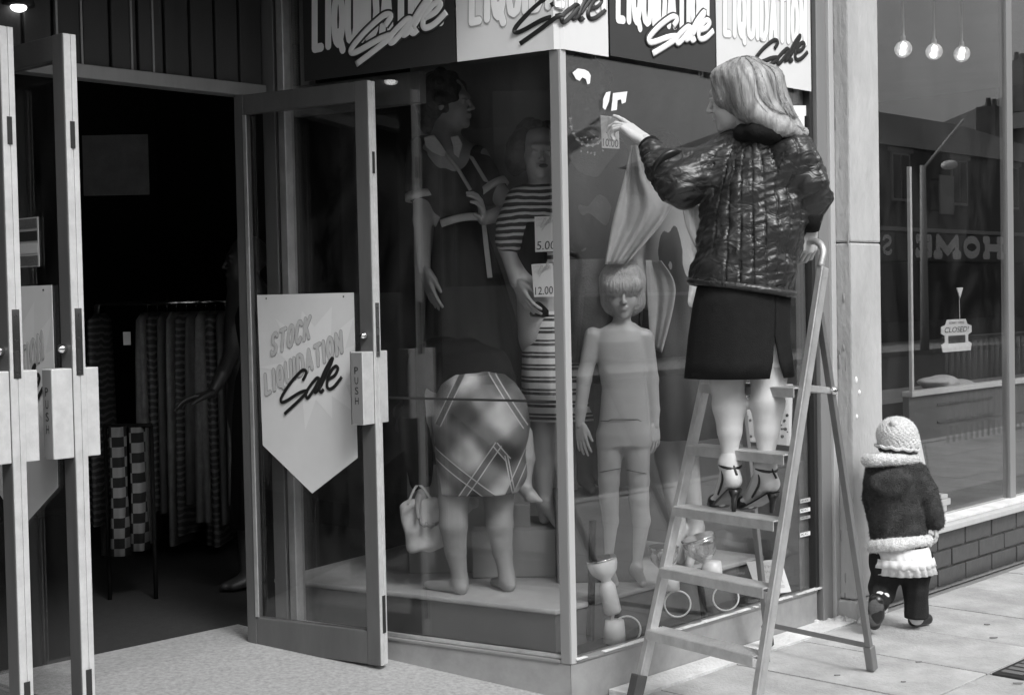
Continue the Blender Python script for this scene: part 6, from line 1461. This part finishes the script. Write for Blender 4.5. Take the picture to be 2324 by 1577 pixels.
# shoes
S = SDF(); zb = .0; c = G(2080, 1420); S.cone(V3(c[:2], .024)+np.array([-.01, .0, 0]), V3(c[:2], .026)+np.array([.055, .035, -.004]), .026, .024, .02); S.cuts = [lambda X, Y, Z: .001-Z+0*X+0*Y]; S.ell(V3(c[:2], .052)+np.array([.018, .01, 0]), (.03, .022, .016), None, .01, 's'); cloth('shoe', S, .004, 'leather', ch)
S = SDF(); S.cone(V3(c[:2], .03)+np.array([.015, .008, 0]), V3(c[:2], .060)+np.array([-.0, .0, 0]), .020, .022, .01); cloth('sock', S, .004, 'cloth_w', ch)
MB().tube([V3(c[:2], .040)+np.array([.02+.024*0, .01, 0])+np.array([.012*math.sin(t)*-.5, .024*math.cos(t), .014*math.sin(t)]) for t in np.linspace(0, math.pi, 9)], .004, 6).obj('shoe_strap', MT['leather'], ch, True)
S = SDF(); pts = [A(1990, 1364, -.08), A(1988, 1395, -.085), A(1984, 1414, -.08)]; S.chain(pts, [.034, .033, .027], .02); S.ell(A(1990, 1385, -.145), (.06, .03, .09), None, .004, 's'); cloth('raised_shoe', S, .004, 'leather', ch)
S = SDF(); S.ell(A(1988, 1378, -.105), (.033, .012, .036), None, .01); S.ell(A(1985, 1404, -.100), (.032, .012, .034), None, .008); cloth('shoe_sole', S, .004, 'cloth_dg', ch)
S = SDF(); S.ell(A(2000, 1352, -.06), (.034, .026, .022), None, .01); cloth('sock', S, .004, 'cloth_w', ch)
# crochet hat with bobble
S = SDF(); cH = A(2036, 987, .0); S.ell(cH, (.085, .088, .078), None, .02); S.ell(cH+np.array([.01, 0, -.04]), (.083, .085, .045), None, .02)
S.disp = lambda X, Y, Z: (lambda th_, ph_: .0018*np.sin(th_*22+2*np.sin(ph_*9))*np.sin(ph_*30+th_*2)+.0045*np.clip(np.sin(th_*22+2*np.sin(ph_*9))*np.sin(ph_*30+th_*2)-.45, 0, 1)*2)(np.arctan2(Y-cH[1], X-cH[0]), np.arctan2(Z-cH[2], np.sqrt((X-cH[0])**2+(Y-cH[1])**2)))
S.cuts = [lambda X, Y, Z: (A(2036, 1018)[2]-.10*(X-cH[0]))-Z+0*Y]
VK, FK = S.mesh(.0036); hat = mesh_obj('crochet_hat', VK, FK, MT['wool_w'], ch, True)
fur(VK, FK, 4500, .0065, MT['wool_w'], 'wool_fuzz', hat, 91, .0007)
MB().tube([cH+np.array([(.086+.002*math.sin(9*t))*math.cos(t), (.088+.002*math.sin(9*t))*math.sin(t), A(2036, 1015)[2]-cH[2]-.10*.088*math.cos(t)+.003*math.sin(11*t)]) for t in np.linspace(0, 2*math.pi, 61)[:-1]], .0075, 7, closed=True).obj('hat_edging', MT['wool_w'], ch, True)
MB().sphere(A(2028, 960, -.055), .017, 12).obj('bobble', MT['wool_w'], ch, True)
S = SDF(); S.ell(hcC+np.array([0, -.01, -.03]), (.083, .085, .045), None, .02); S.disp = lambda X, Y, Z: .002*np.sin(160*(X-hcC[0]))+0*Y+0*Z; cloth('hair', S, .005, 'hair_d', ch)
